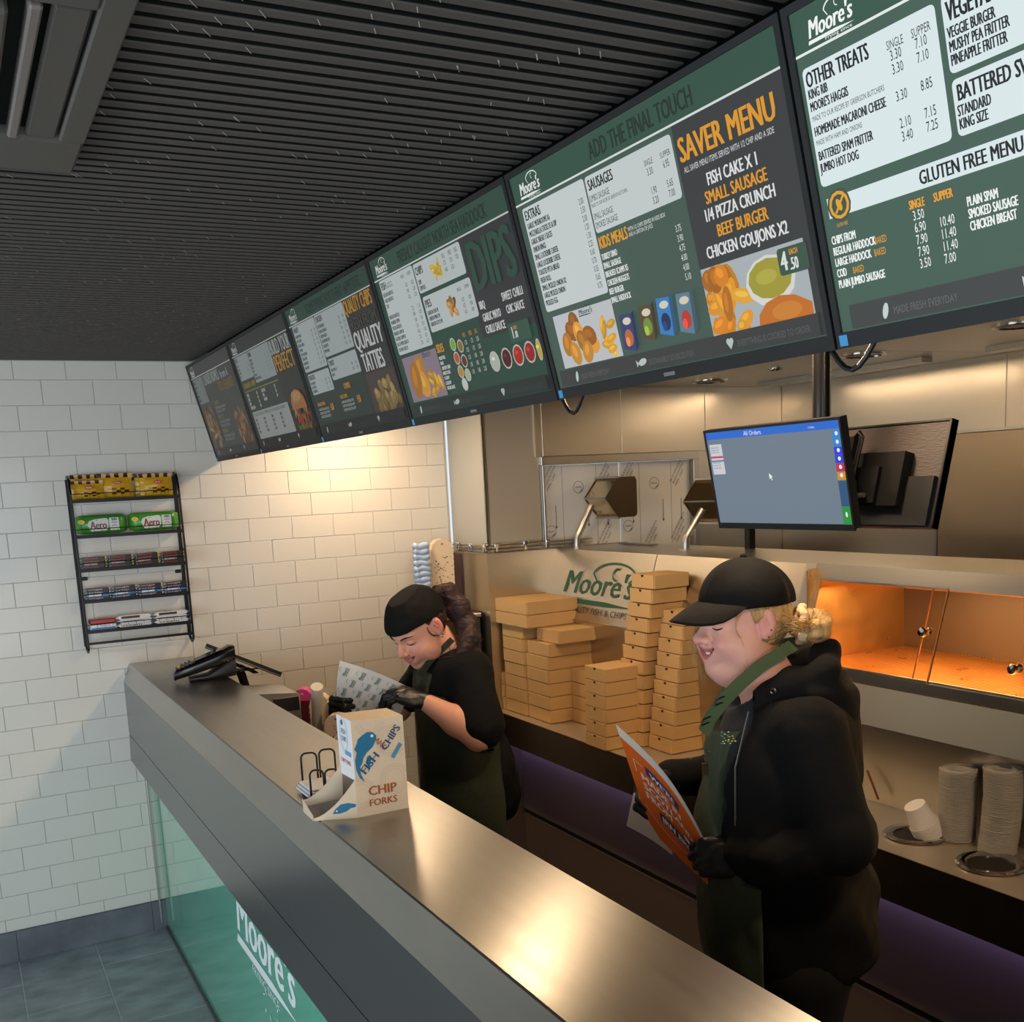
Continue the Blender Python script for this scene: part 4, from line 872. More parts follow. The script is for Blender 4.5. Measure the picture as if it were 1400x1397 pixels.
for k, (x, y, r) in enumerate(((2.914, -1.63, .085), (2.92, -.68, .085), (2.88, -1.17, .035), (2.84, -2.375, .085))):
    t = thing('downlight', (x, y, 2.308), ('round recessed downlight ring in the steel canopy just right of the black pole', 'round recessed downlight ring seen under the SAVER MENU screen', 'small round sprinkler cap between two recessed rings of the canopy', 'recessed ring at the right edge of the steel canopy')[k], 'downlight' if k != 2 else 'sprinkler')
    autosmooth(build('trim_ring', MB().lathe([(r, 0), (r, -.004), (r * .86, -.007), (r * .80, -.002)], (x, y, 2.308), 32), CHROME, t))
    build('lens', MB().lathe([(0, -.002), (r * .80, -.002)], (x, y, 2.308), 32), mat('frosted_lens', (190, 178, 160), .5), t)
# linear lamps hung under the canopy, behind the screens
for k, (x, ya, yb, p) in enumerate(((3.30, -3.4, -1.9, 5), (3.30, -1.6, -.6, 5))):
    t = thing('strip_light', (x, (ya + yb) / 2, 2.29), ('near', 'far')[k] + ' warm strip light under the steel canopy above the fryers', 'strip light')
    build('lamp_housing', MB().box(x - .03, x + .03, ya, yb, 2.285, 2.307), STEEL, t)
    l = bpy.data.lights.new('strip', 'AREA'); l.shape = 'RECTANGLE'; l.size = .05; l.size_y = yb - ya; l.energy = p; l.color = WARM
    o = bpy.data.objects.new('strip', l); COL.objects.link(o); o.location = (x, (ya + yb) / 2, 2.282)

for k, y in enumerate((-.34, -1.60, -2.86, -4.12)):
    t = thing('downlight', (1.30, y, 2.308), 'lit warm canopy spotlight, ' + ('at the tiled wall', 'above the woman in the skull cap', 'above the woman in the peaked cap', 'nearest the shop front')[k], 'downlight')
    autosmooth(build('trim_ring', MB().lathe([(.10, 0), (.10, -.004), (.088, -.007), (.082, -.002)], (1.30, y, 2.308), 28), CHROME, t))
    build('lamp_disc', MB().lathe([(0, -.003), (.082, -.003)], (1.30, y, 2.308), 28), mat('lit_lens', (255, 200, 140), .5, emit=6.0), t)
    l = bpy.data.lights.new('downlight', 'AREA'); l.shape = 'DISK'; l.size = .17; l.energy = (9, 9.5, 12, 12)[k]; l.color = WARM
    o = bpy.data.objects.new('downlight_lamp', l); COL.objects.link(o); o.location = (1.30, y, 2.296)

# ------------------------------------------------------------------ frying range
RG = thing('frying_range', (2.1, -2.2, 0), 'stainless steel frying range with a logo panel and heated display cabinet', 'frying range')
DKS = mat('dark_steel', (96, 86, 76), .42, 1.0, brushed=((2, 2, 2), .36, .48))
YE = -.402; YR = -4.75; YH = -2.12
build('end_cabinet', MB().prism([(1.85, .0), (2.16, .0), (2.60, 1.57), (1.85, 1.57)], YE, -.003).box(2.16, 2.6, YE + .001, -.41 + .42, .2, 1.2), STEEL_V, RG)
build('end_cabinet_cap', MB().box(1.846, 2.62, YE - .002, -.003, 1.570, 1.576, .002), STEEL, RG)
build('end_side_reflection', MB().box(1.842, 1.8505, -.13, -.004, .86, 1.566), mat('maroon_reflection', (70, 22, 28), .35, .0, coat=.3), RG)  # maroon reflection on the cabinet side, put in as a coloured strip
def pan(name, prof, ya, yb, m=STEEL_V, lab=None): return fixn(build(name, MB().prism(prof, ya, yb), m, RG, lab))
pan('top_deck', [(2.213, 1.573), (2.62, 1.573), (2.62, 1.55), (2.222, 1.565)], YR, YE, STEEL)
for a, b_ in ((YE, -1.214), (-1.219, YH + .03)):
    pan('slanted_panel', [(2.213, 1.5725), (2.225, 1.5725), (2.132, 1.272), (2.120, 1.272)], b_, a)
build('panel_seam', MB().prism([(2.216, 1.5725), (2.225, 1.5725), (2.132, 1.272), (2.124, 1.272)], -1.2195, -1.2135), BLACK, RG)
pan('lower_back_panel', [(2.118, 1.268), (2.150, 1.268), (2.160, .846), (2.150, .846)], YH + .02, YE)
pan('panel_lip', [(2.112, 1.274), (2.124, 1.274), (2.124, 1.262), (2.112, 1.266)], YH + .02, YE, STEEL)
pan('inner_body', [(2.24, .1), (2.62, .1), (2.62, 1.545), (2.24, 1.545)], -2.0, YE - .01, DKS)
# word mark on the slanted panel
o_ = Vector((2.170, -.50, 1.425)); ev_ = Vector((.0926, 0, .3005)).normalized()
def on_panel(z): return Vector((2.120 + (z - 1.272) * .3095 - .0006, 0, z))
base_ = on_panel(1.335); sh = Sheet((base_.x, -.545, 1.335), (0, -1, 0), ev_, step=.0002)
LG = (34, 84, 62)
shop_logo(sh, .0, .0, .60, .215, (196, 186, 168), part='logo_edge'); sh.base += .0004
sh.text("Moore's", .004, .052, .100, LG, width=.56, font='b', part='logo', shear=.18)
sh.poly([(-.01, .006), (.37, .006), (.59, .014), (.37, .028), (-.01, .028)], LG, 'logo')
sh.arc(.40, .140, .165, .058, 8, 172, .010, LG, 'logo'); sh.line([(.235, .150), (.28, .112)], .008, LG, 'logo'); sh.line([(.565, .150), (.52, .118)], .008, LG, 'logo'); sh.arc(.42, .150, .03, .026, 60, 280, .008, LG, 'logo', n=8)
sh.text('QUALITY FISH & CHIPS', .06, -.032, .026, (50, 46, 42), width=.50, part='logo')
sh.finish(RG, PRINT)
# heated cabinet
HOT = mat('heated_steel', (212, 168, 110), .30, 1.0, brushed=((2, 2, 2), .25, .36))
yh0, yh1 = YH, -3.62
build('cabinet_jamb', MB().prism([(2.205, 1.575), (2.235, 1.575), (2.150, 1.235), (2.108, 1.235)], YH - .004, YH + .045), STEEL, RG)
pan('cabinet_header', [(2.2085, 1.576), (2.235, 1.576), (2.232, 1.522), (2.194, 1.522)], YR, YH, STEEL)
build('glass_runner', MB().prism([(2.1935, 1.522), (2.206, 1.522), (2.128, 1.262), (2.114, 1.262)], YH - .028, YH - .005), STEEL, RG)
pan('cabinet_sill', [(2.108, 1.262), (2.150, 1.262), (2.150, 1.228), (2.108, 1.232)], YR, YH, STEEL)
pan('sill_channel', [(2.116, 1.268), (2.122, 1.268), (2.122, 1.260), (2.116, 1.260)], YR, YH - .02, STEEL)
pan('cabinet_front', [(2.104, 1.228), (2.150, 1.228), (2.150, 1.112), (2.078, 1.112)], YR, YH, mat('warm_steel', (196, 180, 154), .32, .9))
pan('lower_back_panel', [(2.140, 1.112), (2.160, 1.112), (2.168, .846), (2.156, .846)], YR, YH + .02, STEEL_V)
build('cabinet_end_wall', MB().box(2.16, 2.62, YH - .010, YH - .004, 1.24, 1.56), HOT, RG)
pan('cabinet_back_wall', [(2.60, 1.24), (2.62, 1.24), (2.62, 1.56), (2.60, 1.56)], YR, YH, mat('cabinet_back', (62, 50, 42), .5, .5))
pan('cabinet_base', [(2.12, 1.228), (2.60, 1.228), (2.60, 1.236), (2.12, 1.236)], YR, YH, HOT)
pan('cabinet_roof', [(2.24, 1.548), (2.60, 1.548), (2.60, 1.556), (2.24, 1.556)], YR, YH, HOT)
pan('lamp_shade', [(2.30, 1.545), (2.33, 1.500), (2.46, 1.500), (2.49, 1.545), (2.46, 1.510), (2.33, 1.510)], -3.6, -2.26, HOT)
pan('rear_louvre', [(2.575, 1.52), (2.598, 1.46), (2.598, 1.52)], -3.6, YH - .02, HOT)
b = MB()
for k in range(110): y = YH - .03 - .0132 * k; b.box(2.15, 2.59, y - .0018, y + .0018, 1.255, 1.259)
for x in (2.2, 2.36, 2.52): b.box(x - .002, x + .002, -3.6, YH - .02, 1.251, 1.255)
build('wire_shelf', b, HOT, RG)
b = MB()
for k in range(130): b.lathe([(0, 0), (.002, 0), (.002, .0012), (0, .0012)], (2.56 - .0, YH - .10 - .011 * k, 1.262), 6)
build('shelf_stud', b, CHROME, RG, kind='stuff')
lamp = build('heat_lamp', MB().tube([(2.395, -3.55, 1.517), (2.395, -2.30, 1.517)], .007, 10), mat('hot_element', (255, 170, 70), .5, emit=9.0), RG)
l = bpy.data.lights.new('heat', 'AREA'); l.shape = 'RECTANGLE'; l.size = .09; l.size_y = 1.25; l.energy = 34; l.color = (1, .60, .24)
o = bpy.data.objects.new('heat', l); COL.objects.link(o); o.location = (2.395, -2.92, 1.497)
GLASS = mat('cabinet_glass', (255, 250, 240), .02, trans=1.0, ior=1.08, spec=.35)
def gpane(ya, yb, off, name='sliding_door'):
    b = MB(); b.add([(2.118 + off, ya, 1.262), (2.118 + off, yb, 1.262), (2.201 + off, yb, 1.528), (2.201 + off, ya, 1.528), (2.122 + off, ya, 1.262), (2.122 + off, yb, 1.262), (2.205 + off, yb, 1.528), (2.205 + off, ya, 1.528)],
                        [(0, 1, 2, 3), (7, 6, 5, 4), (0, 4, 5, 1), (1, 5, 6, 2), (2, 6, 7, 3), (3, 7, 4, 0)])
    g = fixn(build(name, b, GLASS, RG))
    for y in (ya, yb):
        s = 1 if y == max(ya, yb) else -1
        e = MB(); e.add([(2.1175 + off, y, 1.262), (2.1225 + off, y, 1.262), (2.2055 + off, y, 1.528), (2.2005 + off, y, 1.528), (2.1175 + off, y - s * .004, 1.262), (2.1225 + off, y - s * .004, 1.262), (2.2055 + off, y - s * .004, 1.528), (2.2005 + off, y - s * .004, 1.528)],
                            [(0, 1, 2, 3), (7, 6, 5, 4), (0, 4, 5, 1), (1, 5, 6, 2), (2, 6, 7, 3), (3, 7, 4, 0)]); fixn(build('glass_edge', e, mat('glass_edge', (190, 130, 80), .15, .2), g))
    return g
d1 = gpane(YH - .03, -2.66, -.006); d2 = gpane(-2.59, -3.30, .010)
def knob(parent, y, z, off):
    x = 2.118 + (z - 1.262) * .312 + off; b = MB()
    b.lathe([(0, -.022), (.012, -.021), (.015, -.014), (.010, -.006), (.006, 0), (.006, .008), (.012, .012), (.010, .018), (0, .02)], (0, 0, 0), 16)
    b.xf(Matrix.Translation((x, y, z)) @ Matrix.Rotation(math.radians(90), 4, 'Y')); autosmooth(build('door_knob', b, CHROME, parent))
knob(d1, -2.208, 1.345, -.006); knob(d2, -2.917, 1.335, .010); knob(d2, -2.60, 1.40, .012)
# service shelf with rings, and what is below it
pan('service_shelf', [(1.85, .845), (2.162, .845), (2.162, .838), (1.85, .838)], YR, -.003, mat('shelf_steel', (206, 196, 178), .36, .75))
pan('shelf_edge', [(1.8480, .8455), (1.852, .8455), (1.852, .706), (1.8480, .706)], YR, -.003, mat('shelf_front_steel', (110, 102, 92), .36, 1.0, brushed=((2, 2, 2), .30, .42)))
pan('shelf_underside', [(1.852, .706), (2.10, .706), (2.10, .712), (1.852, .712)], YR, -.003, DKS)
pan('lower_door_panel', [(1.975, .70), (2.0, .70), (2.0, .350), (1.975, .350)], YR, -.003, mat('lower_panel', (164, 148, 140), .42, .55))
pan('panel_gap', [(1.985, .350), (2.0, .350), (2.0, .325), (1.985, .325)], YR, -.003, BLACK)
pan('bottom_panel', [(1.975, .325), (2.0, .325), (2.0, .06), (1.975, .06)], YR, -.003, mat('bottom_panel_steel', (120, 104, 92), .45, .4))
strip = build('violet_led_strip', MB().box(1.955, 1.965, YR, -.05, .700, .705), mat('violet_led', (120, 84, 255), .5, emit=.9), RG)
l = bpy.data.lights.new('violet', 'AREA'); l.shape = 'RECTANGLE'; l.size = .015; l.size_y = 4.4; l.energy = 2.2; l.color = (.52, .40, 1.0)
o = bpy.data.objects.new('violet', l); COL.objects.link(o); o.location = (1.945, -2.4, .702); o.rotation_euler = (0, math.radians(-30), 0)
build('amber_sticker', MB().box(2.1505, 2.153, -2.50, -2.40, 1.02, 1.085), mat('amber', (150, 84, 40), .5), RG)
build('door_catch', MB().tube([(2.13, -2.42, .95), (2.12, -2.46, .90), (2.125, -2.47, .87)], .004, 6), mat('copper', (170, 100, 60), .3, 1), RG)
for k, (x, y) in enumerate(((2.010, -2.715), (1.985, -2.985))):
    autosmooth(build('dispenser_ring', MB().lathe([(.062, .0), (.083, .001), (.088, .006), (.083, .010), (.070, .009), (.060, .004), (.057, -.02), (.057, -.05)], (x, y, .845), 40), CHROME, RG))
    build('dispenser_well', MB().lathe([(0, .0008), (.059, .0008)], (x, y, .845), 32), mat('well_dark', (30, 24, 20), .5), RG)
# gallery rail with clips on the end cabinet
b = MB()
for z in (1.590, 1.606):
    b.tube([(1.856, -.02, z), (1.856, -.396, z)], .0035, 8); b.tube([(1.856, -.396, z), (2.42, -.396, z)], .0035, 8)
autosmooth(build('gallery_rail', b, STEEL, RG))
build('gallery_glass', MB().box(1.853, 1.859, -.396, -.02, 1.578, 1.620).box(1.853, 2.40, -.399, -.393, 1.578, 1.620), GLASS, RG)
for x, y in ((1.856, -.08), (1.856, -.22), (1.856, -.37), (1.90, -.397), (2.05, -.397), (2.17, -.397), (2.33, -.397)):
    autosmooth(build('rail_clip', MB().box(x - .008, x + .008, y - .010, y + .010, 1.578, 1.618, .003).tube([(x, y - .018, 1.612), (x, y + .012, 1.612)], .008, 10), CHROME, RG), 40)
# flue duct on top of the end cabinet
du = thing('flue_duct', (2.01, -.19, 1.58), 'tall plain steel duct box standing on the left end of the range', 'duct')
build('duct_side', MB().box(1.868, 1.874, -.384, -.004, 1.577, 2.307), mat('satin_grey_steel', (184, 184, 178), .45, .35), du)
build('duct_front', MB().box(1.876, 2.148, -.388, -.380, 1.577, 2.307, .001), mat('dull_sheet_steel', (206, 196, 178), .42, .55, bump=(3, .1, (1, 1, 1), .004)), du)
build('corner_angle', MB().box(1.864, 1.880, -.392, -.384, 1.577, 2.307, .001).box(1.864, 1.868, -.392, -.376, 1.577, 2.307), STEEL, du)
build('duct_core', MB().box(1.875, 2.145, -.37, -.004, 1.577, 2.307), DKS, du)
build('duct_edge', MB().box(2.148, 2.158, -.392, -.38, 1.577, 2.307), STEEL, du)
# pan lids on bent posts
GOLDS = mat('warm_mirror_steel', (214, 196, 160), .16, 1.0)
def pan_lid(x0, y0, lx, ly0, ly1, lz, lab):
    t = thing('fryer_lid', (x0, y0, 1.573), lab, 'fryer lid')
    b = MB().tube([(x0, y0, 1.574), (x0, y0, 1.622), (x0 + .012, y0 - .004, 1.640), (lx - .02, (ly0 + ly1) / 2, lz - .03)], .0145, 14); autosmooth(build('post', b, STEEL, t), 50)
    build('post_flange', MB().lathe([(.026, 0), (.026, .003), (.015, .005)], (x0, y0, 1.573), 20), STEEL, t)
    s = .088; tip = (lx, lz); prof = [tip, (lx + .072, lz + s), (lx + .150, lz + s), (lx + .150, lz - s), (lx + .072, lz - s)]
    build('lid_upper_face', slab(MB(), (lx, ly0, lz), (lx, ly1, lz), (lx + .072, ly1, lz + s), .003), GOLDS, t)
    build('lid_lower_face', slab(MB(), (lx, ly1, lz), (lx, ly0, lz), (lx + .072, ly0, lz - s), .003), GOLDS, t)
    r_ = .02; pl = [(lx - .004, lz), (lx + .068, lz + s + .004), (lx + .150, lz + s + .004)]
    for k in range(5): a = PI / 2 * (1 - k / 4); pl.append((lx + .150 + r_ * math.cos(a), lz + s + .004 - r_ + r_ * math.sin(a)))
    for k in range(5): a = -PI / 2 * k / 4; pl.append((lx + .150 + r_ * math.cos(a), lz - s - .004 + r_ + r_ * math.sin(a)))
    pl += [(lx + .150, lz - s - .004), (lx + .068, lz - s - .004)]
    build('end_plate', MB().prism(pl, ly0 - .005, ly0), mat('bronze_end_plate', (92, 76, 56), .4, .7), t)
    build('end_plate', MB().prism(pl, ly1, ly1 + .005), GOLDS, t)
    build('lid_top', MB().box(lx + .07, lx + .165, ly0, ly1, lz + s, lz + s + .004), GOLDS, t)
    build('lid_back', MB().box(lx + .160, lx + .166, ly0, ly1, lz - s, lz + s), STEEL, t)
    for z in (s + .004, -s - .006): build('flange', MB().box(lx + .06, lx + .075, ly0 - .006, ly1 + .006, lz + z - .004, lz + z + .004), STEEL, t)
    build('front_bead', MB().tube([(lx - .003, ly0, lz), (lx - .003, ly1, lz)], .004, 8), STEEL, t)
pan_lid(2.273, -.496, 2.372, -.60, -.42, 1.796, 'angular steel fryer lid on a bent post, left one with the brown end plate')
pan_lid(2.413, -1.141, 2.50, -1.33, -1.02, 1.77, 'angular steel fryer lid on a bent post, half hidden by the order monitor')
build('floor_post', MB().box(2.56, 2.59, -1.37, -1.34, 1.573, 1.95), BLACKM, RG)
tag(build('deck_strip', MB().box(2.50, 2.53, -.78, -.50, 1.576, 1.582), STEEL), 'thin steel strip lying on the range top behind the logo panel', 'strip')

# ------------------------------------------------------------------ order monitors on the ceiling pole
pl_ = thing('ceiling_pole', (1.50, -2.88, 2.31), 'black pole dropping from the canopy that carries the order monitors', 'pole')
autosmooth(build('pole_tube', MB().tube([(1.50, -2.88, 1.80), (1.50, -2.88, 2.31)], .021, 20), mat('semi_gloss_black', (15, 15, 16), .25), pl_))
build('clamp', MB().box(1.465, 1.535, -2.915, -2.845, 1.81, 1.90, .006), BLACKM, pl_)
build('ceiling_flange', MB().lathe([(.05, 0), (.05, -.006), (.022, -.01)], (1.5, -2.88, 2.308), 24), BLACKM, pl_)
def monitor(x, ya, yb, zt, zb, lean, face, lab):   # panel plane contains Y; top x offset = lean
    t = thing('order_monitor', (x, (ya + yb) / 2, zb), lab, 'monitor')
    A = Vector((x, ya, zb)); B = Vector((x, yb, zb)); Cc = Vector((x + lean, yb, zt))
    return t, A, B, Cc
t, A, B, Cc = monitor(1.425, -2.60, -3.06, 1.990, 1.752, -.045, -1, 'order monitor with a grey screen and blue title bar hanging from the pole')
ev = (Cc - B); Hm = ev.length; ev.normalize(); eu = Vector((0, -1, 0)); nn = eu.cross(ev); Wm = .46
def mslab(mb, u0, u1, v0, v1, d0, d1, o):
    mb.add([o + eu * u + ev * v + nn * d for d in (d0, d1) for (u, v) in ((u0, v0), (u1, v0), (u1, v1), (u0, v1))], [(3, 2, 1, 0), (4, 5, 6, 7), (0, 1, 5, 4), (1, 2, 6, 5), (2, 3, 7, 6), (3, 0, 4, 7)]); return mb
build('monitor_back', mslab(MB(), 0, Wm, 0, Hm, -.018, -.002, A), BLACK, t)
fr = MB()
for a in ((0, Wm, -.004, .010), (0, Wm, Hm - .006, Hm), (0, .005, .01, Hm - .006), (Wm - .005, Wm, .01, Hm - .006)): mslab(fr, a[0], a[1], a[2], a[3], -.003, .003, A)
build('monitor_bezel', fr, BLACK, t)
sh = Sheet(A, eu, ev, step=.00008, base=0.0)
sh.rect(.005, .010, Wm - .005, Hm - .006, (108, 122, 136), 'display'); sh.rect(.005, Hm - .024, Wm - .005, Hm - .006, (44, 104, 200), 'display')
sh.text('All Orders', .145, Hm - .021, .0105, (225, 232, 245), width=.062); sh.text('11 Orders', .36, Hm - .019, .005, (225, 232, 245), width=.02)
sh.rect(.012, Hm - .075, .058, Hm - .036, (196, 200, 206), 'display'); sh.rect(.012, Hm - .070, .058, Hm - .065, (200, 70, 90), 'display'); sh.rect(.012, Hm - .110, .058, Hm - .079, (196, 200, 206), 'display')
for k in range(6): sh.text('ORDER ITEM', .016, Hm - .046 - .0 - .0055 * k if k < 3 else Hm - .070 - .0065 * (k - 1), .003, (60, 60, 64), width=.03)
xs_ = Wm - .030
for k, cc in enumerate(((44, 130, 200), (44, 130, 200), (40, 60, 200), (40, 60, 200), (190, 40, 70), (200, 140, 40))): sh.rect(xs_, Hm - .026 - .018 * (k + 1), Wm - .005, Hm - .0265 - .018 * k, cc, 'display'); sh.ell(xs_ + .0125, Hm - .034 - .018 * k, .0045, .0045, (225, 230, 240), 'display')
sh.rect(xs_, .050, Wm - .005, Hm - .136, (44, 82, 118), 'display'); sh.rect(xs_, .010, Wm - .005, .050, (40, 140, 60), 'display'); sh.ell(xs_ + .012, .032, .003, .006, (225, 235, 225), 'display')
sh.poly([(.215, .130), (.215, .115), (.219, .119), (.223, .112), (.225, .114), (.221, .120), (.226, .121)], (232, 236, 240), 'display')
sh.finish(t, LED)
t, A, B, Cc = monitor(1.62, -2.80, -3.10, 1.978, 1.742, .060, 1, 'second order monitor seen from the back with its bracket, right of the first')
eu = Vector((0, -1, 0)); ev = Vector((.060, 0, .236)); Hm = ev.length; ev.normalize(); nn = eu.cross(ev); Wm = .42; A = Vector((1.615, -2.68, 1.742))
RIB = mat('ribbed_back', (62, 54, 52), .5, bump=(60, .4, (1, 1, 6), .004))
build('monitor_back', mslab(MB(), 0, Wm, 0, Hm, -.016, 0, A), RIB, t)
fr = MB()
for a in ((0, Wm, 0, .005), (0, Wm, Hm - .004, Hm), (Wm - .005, Wm, .0, Hm)): mslab(fr, a[0], a[1], a[2], a[3], -.018, .004, A)
build('monitor_rim', fr, BLACK, t)
build('lower_housing', mslab(MB(), .02, Wm - .012, .004, .115, 0, .012, A), BLACK, t)
build('electronics_box', mslab(MB(), .12, Wm - .09, .045, .170, 0, .030, A), BLACKM, t)
build('mount_plate', mslab(MB(), .15, .27, .05, .135, .030, .040, A), BLACKM, t)
build('adjust_arm', mslab(MB(), .175, .192, .085, .205, .040, .056, A), BLACKM, t)
build('adjust_loop', MB().tube([A + eu * .19 + ev * .205 + nn * .05, A + eu * .20 + ev * .215 + nn * .05, A + eu * .21 + ev * .205 + nn * .05, A + eu * .205 + ev * .11 + nn * .05, A + eu * .15 + ev * .085 + nn * .06], .006, 8), BLACKM, t)
build('tilt_bolt', MB().tube([A + eu * .16 + ev * .062 + nn * .05, A + eu * .25 + ev * .066 + nn * .05], .006, 8), STEEL, t)
build('bracket', MB().tube([(1.50, -2.88, 1.86), A + eu * .2 + ev * .09 + nn * .045], .018, 10), BLACKM, t)

# ------------------------------------------------------------------ things on the shelf: lids, cups
CL = mat('clear_lid', (236, 228, 214), .18, alpha=1.0, trans=.55, ior=1.2, spec=.6)
def lid_proto(name): 
    o = build(name, MB().lathe([(0, .0012), (.020, .0012), (.022, .0030), (.040, .0030), (.042, .0008), (.0485, .0002), (.0500, .0020), (.0495, .0040), (.046, .0048)], (0, 0, 0), 24), CL, None, local=True, smooth=True)
    return tag(o, 'x', 'lid')
p0 = lid_proto('plastic_lid'); first = True
for si, (x, y, n, lx_) in enumerate(((2.085, -2.795, 42, 0), (2.085, -2.925, 48, 1))):
    for k in range(n):
        o = p0 if first else p0.copy(); 
        if not first: COL.objects.link(o)
        first = False; z = .8462 + .0048 * k; t_ = k / n
        o.location = (x + rng.uniform(-.0008, .0008) + (.010 * math.sin(t_ * 2.2) if lx_ else 0), y + rng.uniform(-.0008, .0008) - (.006 * math.sin(t_ * 2.2) if lx_ else 0), z)
        o['label'] = ('topmost clear' if k == n - 1 else 'clear') + ' plastic lid in the ' + ('left' if si == 0 else 'right') + ' of two tall lid stacks on the service shelf'; o['category'] = 'lid'; o['group'] = 'clear lids in the ' + ('left' if si == 0 else 'right') + ' stack'
CUP = mat('paper_cup', (232, 226, 218), .55)
ax = Vector((-.42, .18, .90)).normalized(); basep = Vector((2.035, -2.745, .852))
for k in range(7):
    b = MB(); r0, r1, h = .030, .0405, .062
    b.lathe([(0, h), (r0, h), (r0, h - .003), (r1, 0), (r1 + .0018, -.001), (r1 + .0022, .0015), (r1 + .0006, .003)], (0, 0, 0), 28)
    o = build('paper_cup', b, CUP, None, local=True); autosmooth(o, 40); q = Vector((0, 0, 1)).rotation_difference(ax); o.rotation_mode = 'QUATERNION'; o.rotation_quaternion = q
    o.location = basep + ax * (.0065 * k)
    tag(o, ('whole upside-down white paper cup topping the tilted stack in the left ring' if k == 6 else 'paper cup showing only its rim, ' + ('lowest', 'second from below', 'third from below', 'fourth from below', 'fifth from below', 'next to the top')[min(k, 5)] + ' in the tilted stack'), 'paper cup', 'paper cups in the tilted stack' if k < 6 else 'paper cups in the tilted stack')

# ------------------------------------------------------------------ kraft boxes
KR = mat('kraft_card', (206, 166, 110), .62, bump=(50, .12, (1, 1, 1), .002), var=(4, .05))
KDK = mat('kraft_shadow_gap', (40, 26, 14), .9)
protos = {}
def kbox(wx, wy, h, tab=True):
    key = (wx, wy, h, tab)
    if key in protos: return protos[key]
    t = bpy.data.objects.new('cardboard_box', None); COL.objects.link(t)
    build('tray_body', MB().box(-wx / 2 + .0015, wx / 2 - .0015, -wy / 2 + .0015, wy / 2 - .0015, .0022, h - .004, .0012).box(-wx / 2 + .007, wx / 2 - .007, -wy / 2 + .007, wy / 2 - .007, 0, .004), KR, t, local=True)
    build('lid', MB().box(-wx / 2, wx / 2, -wy / 2, wy / 2, h - .0035, h - .0003, .001).box(-wx / 2 - .0006, -wx / 2 + .002, -wy / 2 + .004, wy / 2 - .004, .003, h - .001).box(-wx / 2 + .004, wx / 2 - .004, -wy / 2 - .0006, -wy / 2 + .002, .003, h - .001), KR, t, local=True)
    if tab:
        pts = [(-.0009, .012 * math.cos(a) * .75, h - .001 - .010 * math.sin(a)) for a in [PI * k / 8 for k in range(9)]]
        b = MB(); b.add([(-wx / 2 - .0009, p[1], p[2]) for p in pts], [list(range(9))]); build('tuck_notch', b, KDK, t, local=True)
    protos[key] = t; t['fresh'] = 1; return t
def put_box(wx, wy, h, x, y, z, rz, lab, group, tab=True, tabside='x'):
    p = kbox(wx, wy, h, tab)
    if 'fresh' in p: del p['fresh']; o = p
    else: o = copy_tree(p)
    o.location = (x, y, z); o.rotation_euler = (0, 0, rz); tag(o, lab, 'cardboard box', group); return o
def lvl(k, n): return 'topmost' if k == n - 1 else ('bottom' if k == 0 else ['', 'second', 'third', 'fourth', 'fifth', 'sixth', 'seventh', 'eighth', 'ninth', 'tenth', 'eleventh', 'twelfth'][k] + ' from the bottom')
Z0 = .8455
# C : short stack nearest the shelf edge
for k in range(6): put_box(.165, .150, .0532, 1.839 + .0825 + .0015 * k, -1.368 + .075 - .0005 * k, Z0 + .0534 * k, rng.uniform(-.01, .01), 'kraft box, ' + lvl(k, 6) + ' of the short six-box stack at the shelf edge', 'kraft boxes in the short front stack')
# D : tall stack beside the capped woman's face
for k in range(10): put_box(.165, .150, .0532, 2.004 + .0825 + .0068 * k, -1.568 + .075 - .002 * k, Z0 + .0538 * k, rng.uniform(-.012, .012), 'kraft box, ' + lvl(k, 10) + " of the leaning ten-box stack by the cap brim", 'kraft boxes in the leaning stack')
# E : tallest stack behind D
for k in range(12): put_box(.165, .150, .0535, 1.985 + .0825 + .0022 * k, -1.405 + .075 - (.012 * (k - 5) if k > 5 else 0), Z0 + .0563 * k, rng.uniform(-.01, .01), 'kraft box, ' + lvl(k, 12) + ' of the tallest twelve-box stack', 'kraft boxes in the tallest stack')
# small stack between the big group and C
for k in range(4): put_box(.150, .120, .0585, 2.09, -.895, Z0 + .0590 * k, 0, 'plain kraft box, ' + lvl(k, 4) + ' of the low four-box stack in the gap', 'kraft boxes in the gap stack', tab=False)
# B : front column of the big group
for k in range(7):
    if k < 4: put_box(.190, .195, .0580, 1.908 + .095 - .002 * (k % 2), -.822 + .0975, Z0 + .0584 * k, rng.uniform(-.008, .008), 'kraft box, ' + lvl(k, 7) + ' of the front column of the big group', 'kraft boxes in the front column', tab=False)
    else: put_box(.290, .195, .0580, (1.908, 1.914, 1.940)[k - 4] + .145, (-.818, -.824, -.868)[k - 4] + .0975, Z0 + .0584 * k, rng.uniform(-.01, .01), 'large kraft box, ' + lvl(k, 7) + ' of the front column of the big group', 'kraft boxes in the front column', tab=False)
for k in range(9):
    z = Z0 + .0584 * k
    if k < 7:
        put_box(.20, .195, .0580, 1.900 + .10 - .003 * (k > 3), -.618 + .0975 - .0 * k, z, rng.uniform(-.008, .008), 'kraft box, ' + lvl(k, 9) + ' of the middle column of the big group', 'kraft boxes in the middle column', tab=False)
        put_box(.20, .190, .0580, 1.893 + .10 - .002 * k, -.414 + .095 + .005 * k, z, rng.uniform(-.01, .01), 'kraft box, ' + lvl(k, 7) + ' of the rear column beside the duct cabinet', 'kraft boxes in the rear column', tab=False)
    else: put_box(.262, .345, .0580, 1.880 + .131, -.700 + .1725, z, rng.uniform(-.008, .008), 'widest kraft box, ' + ('on top' if k == 8 else 'one below the top') + ' of the big group at the left', 'wide kraft boxes on the big group', tab=False)
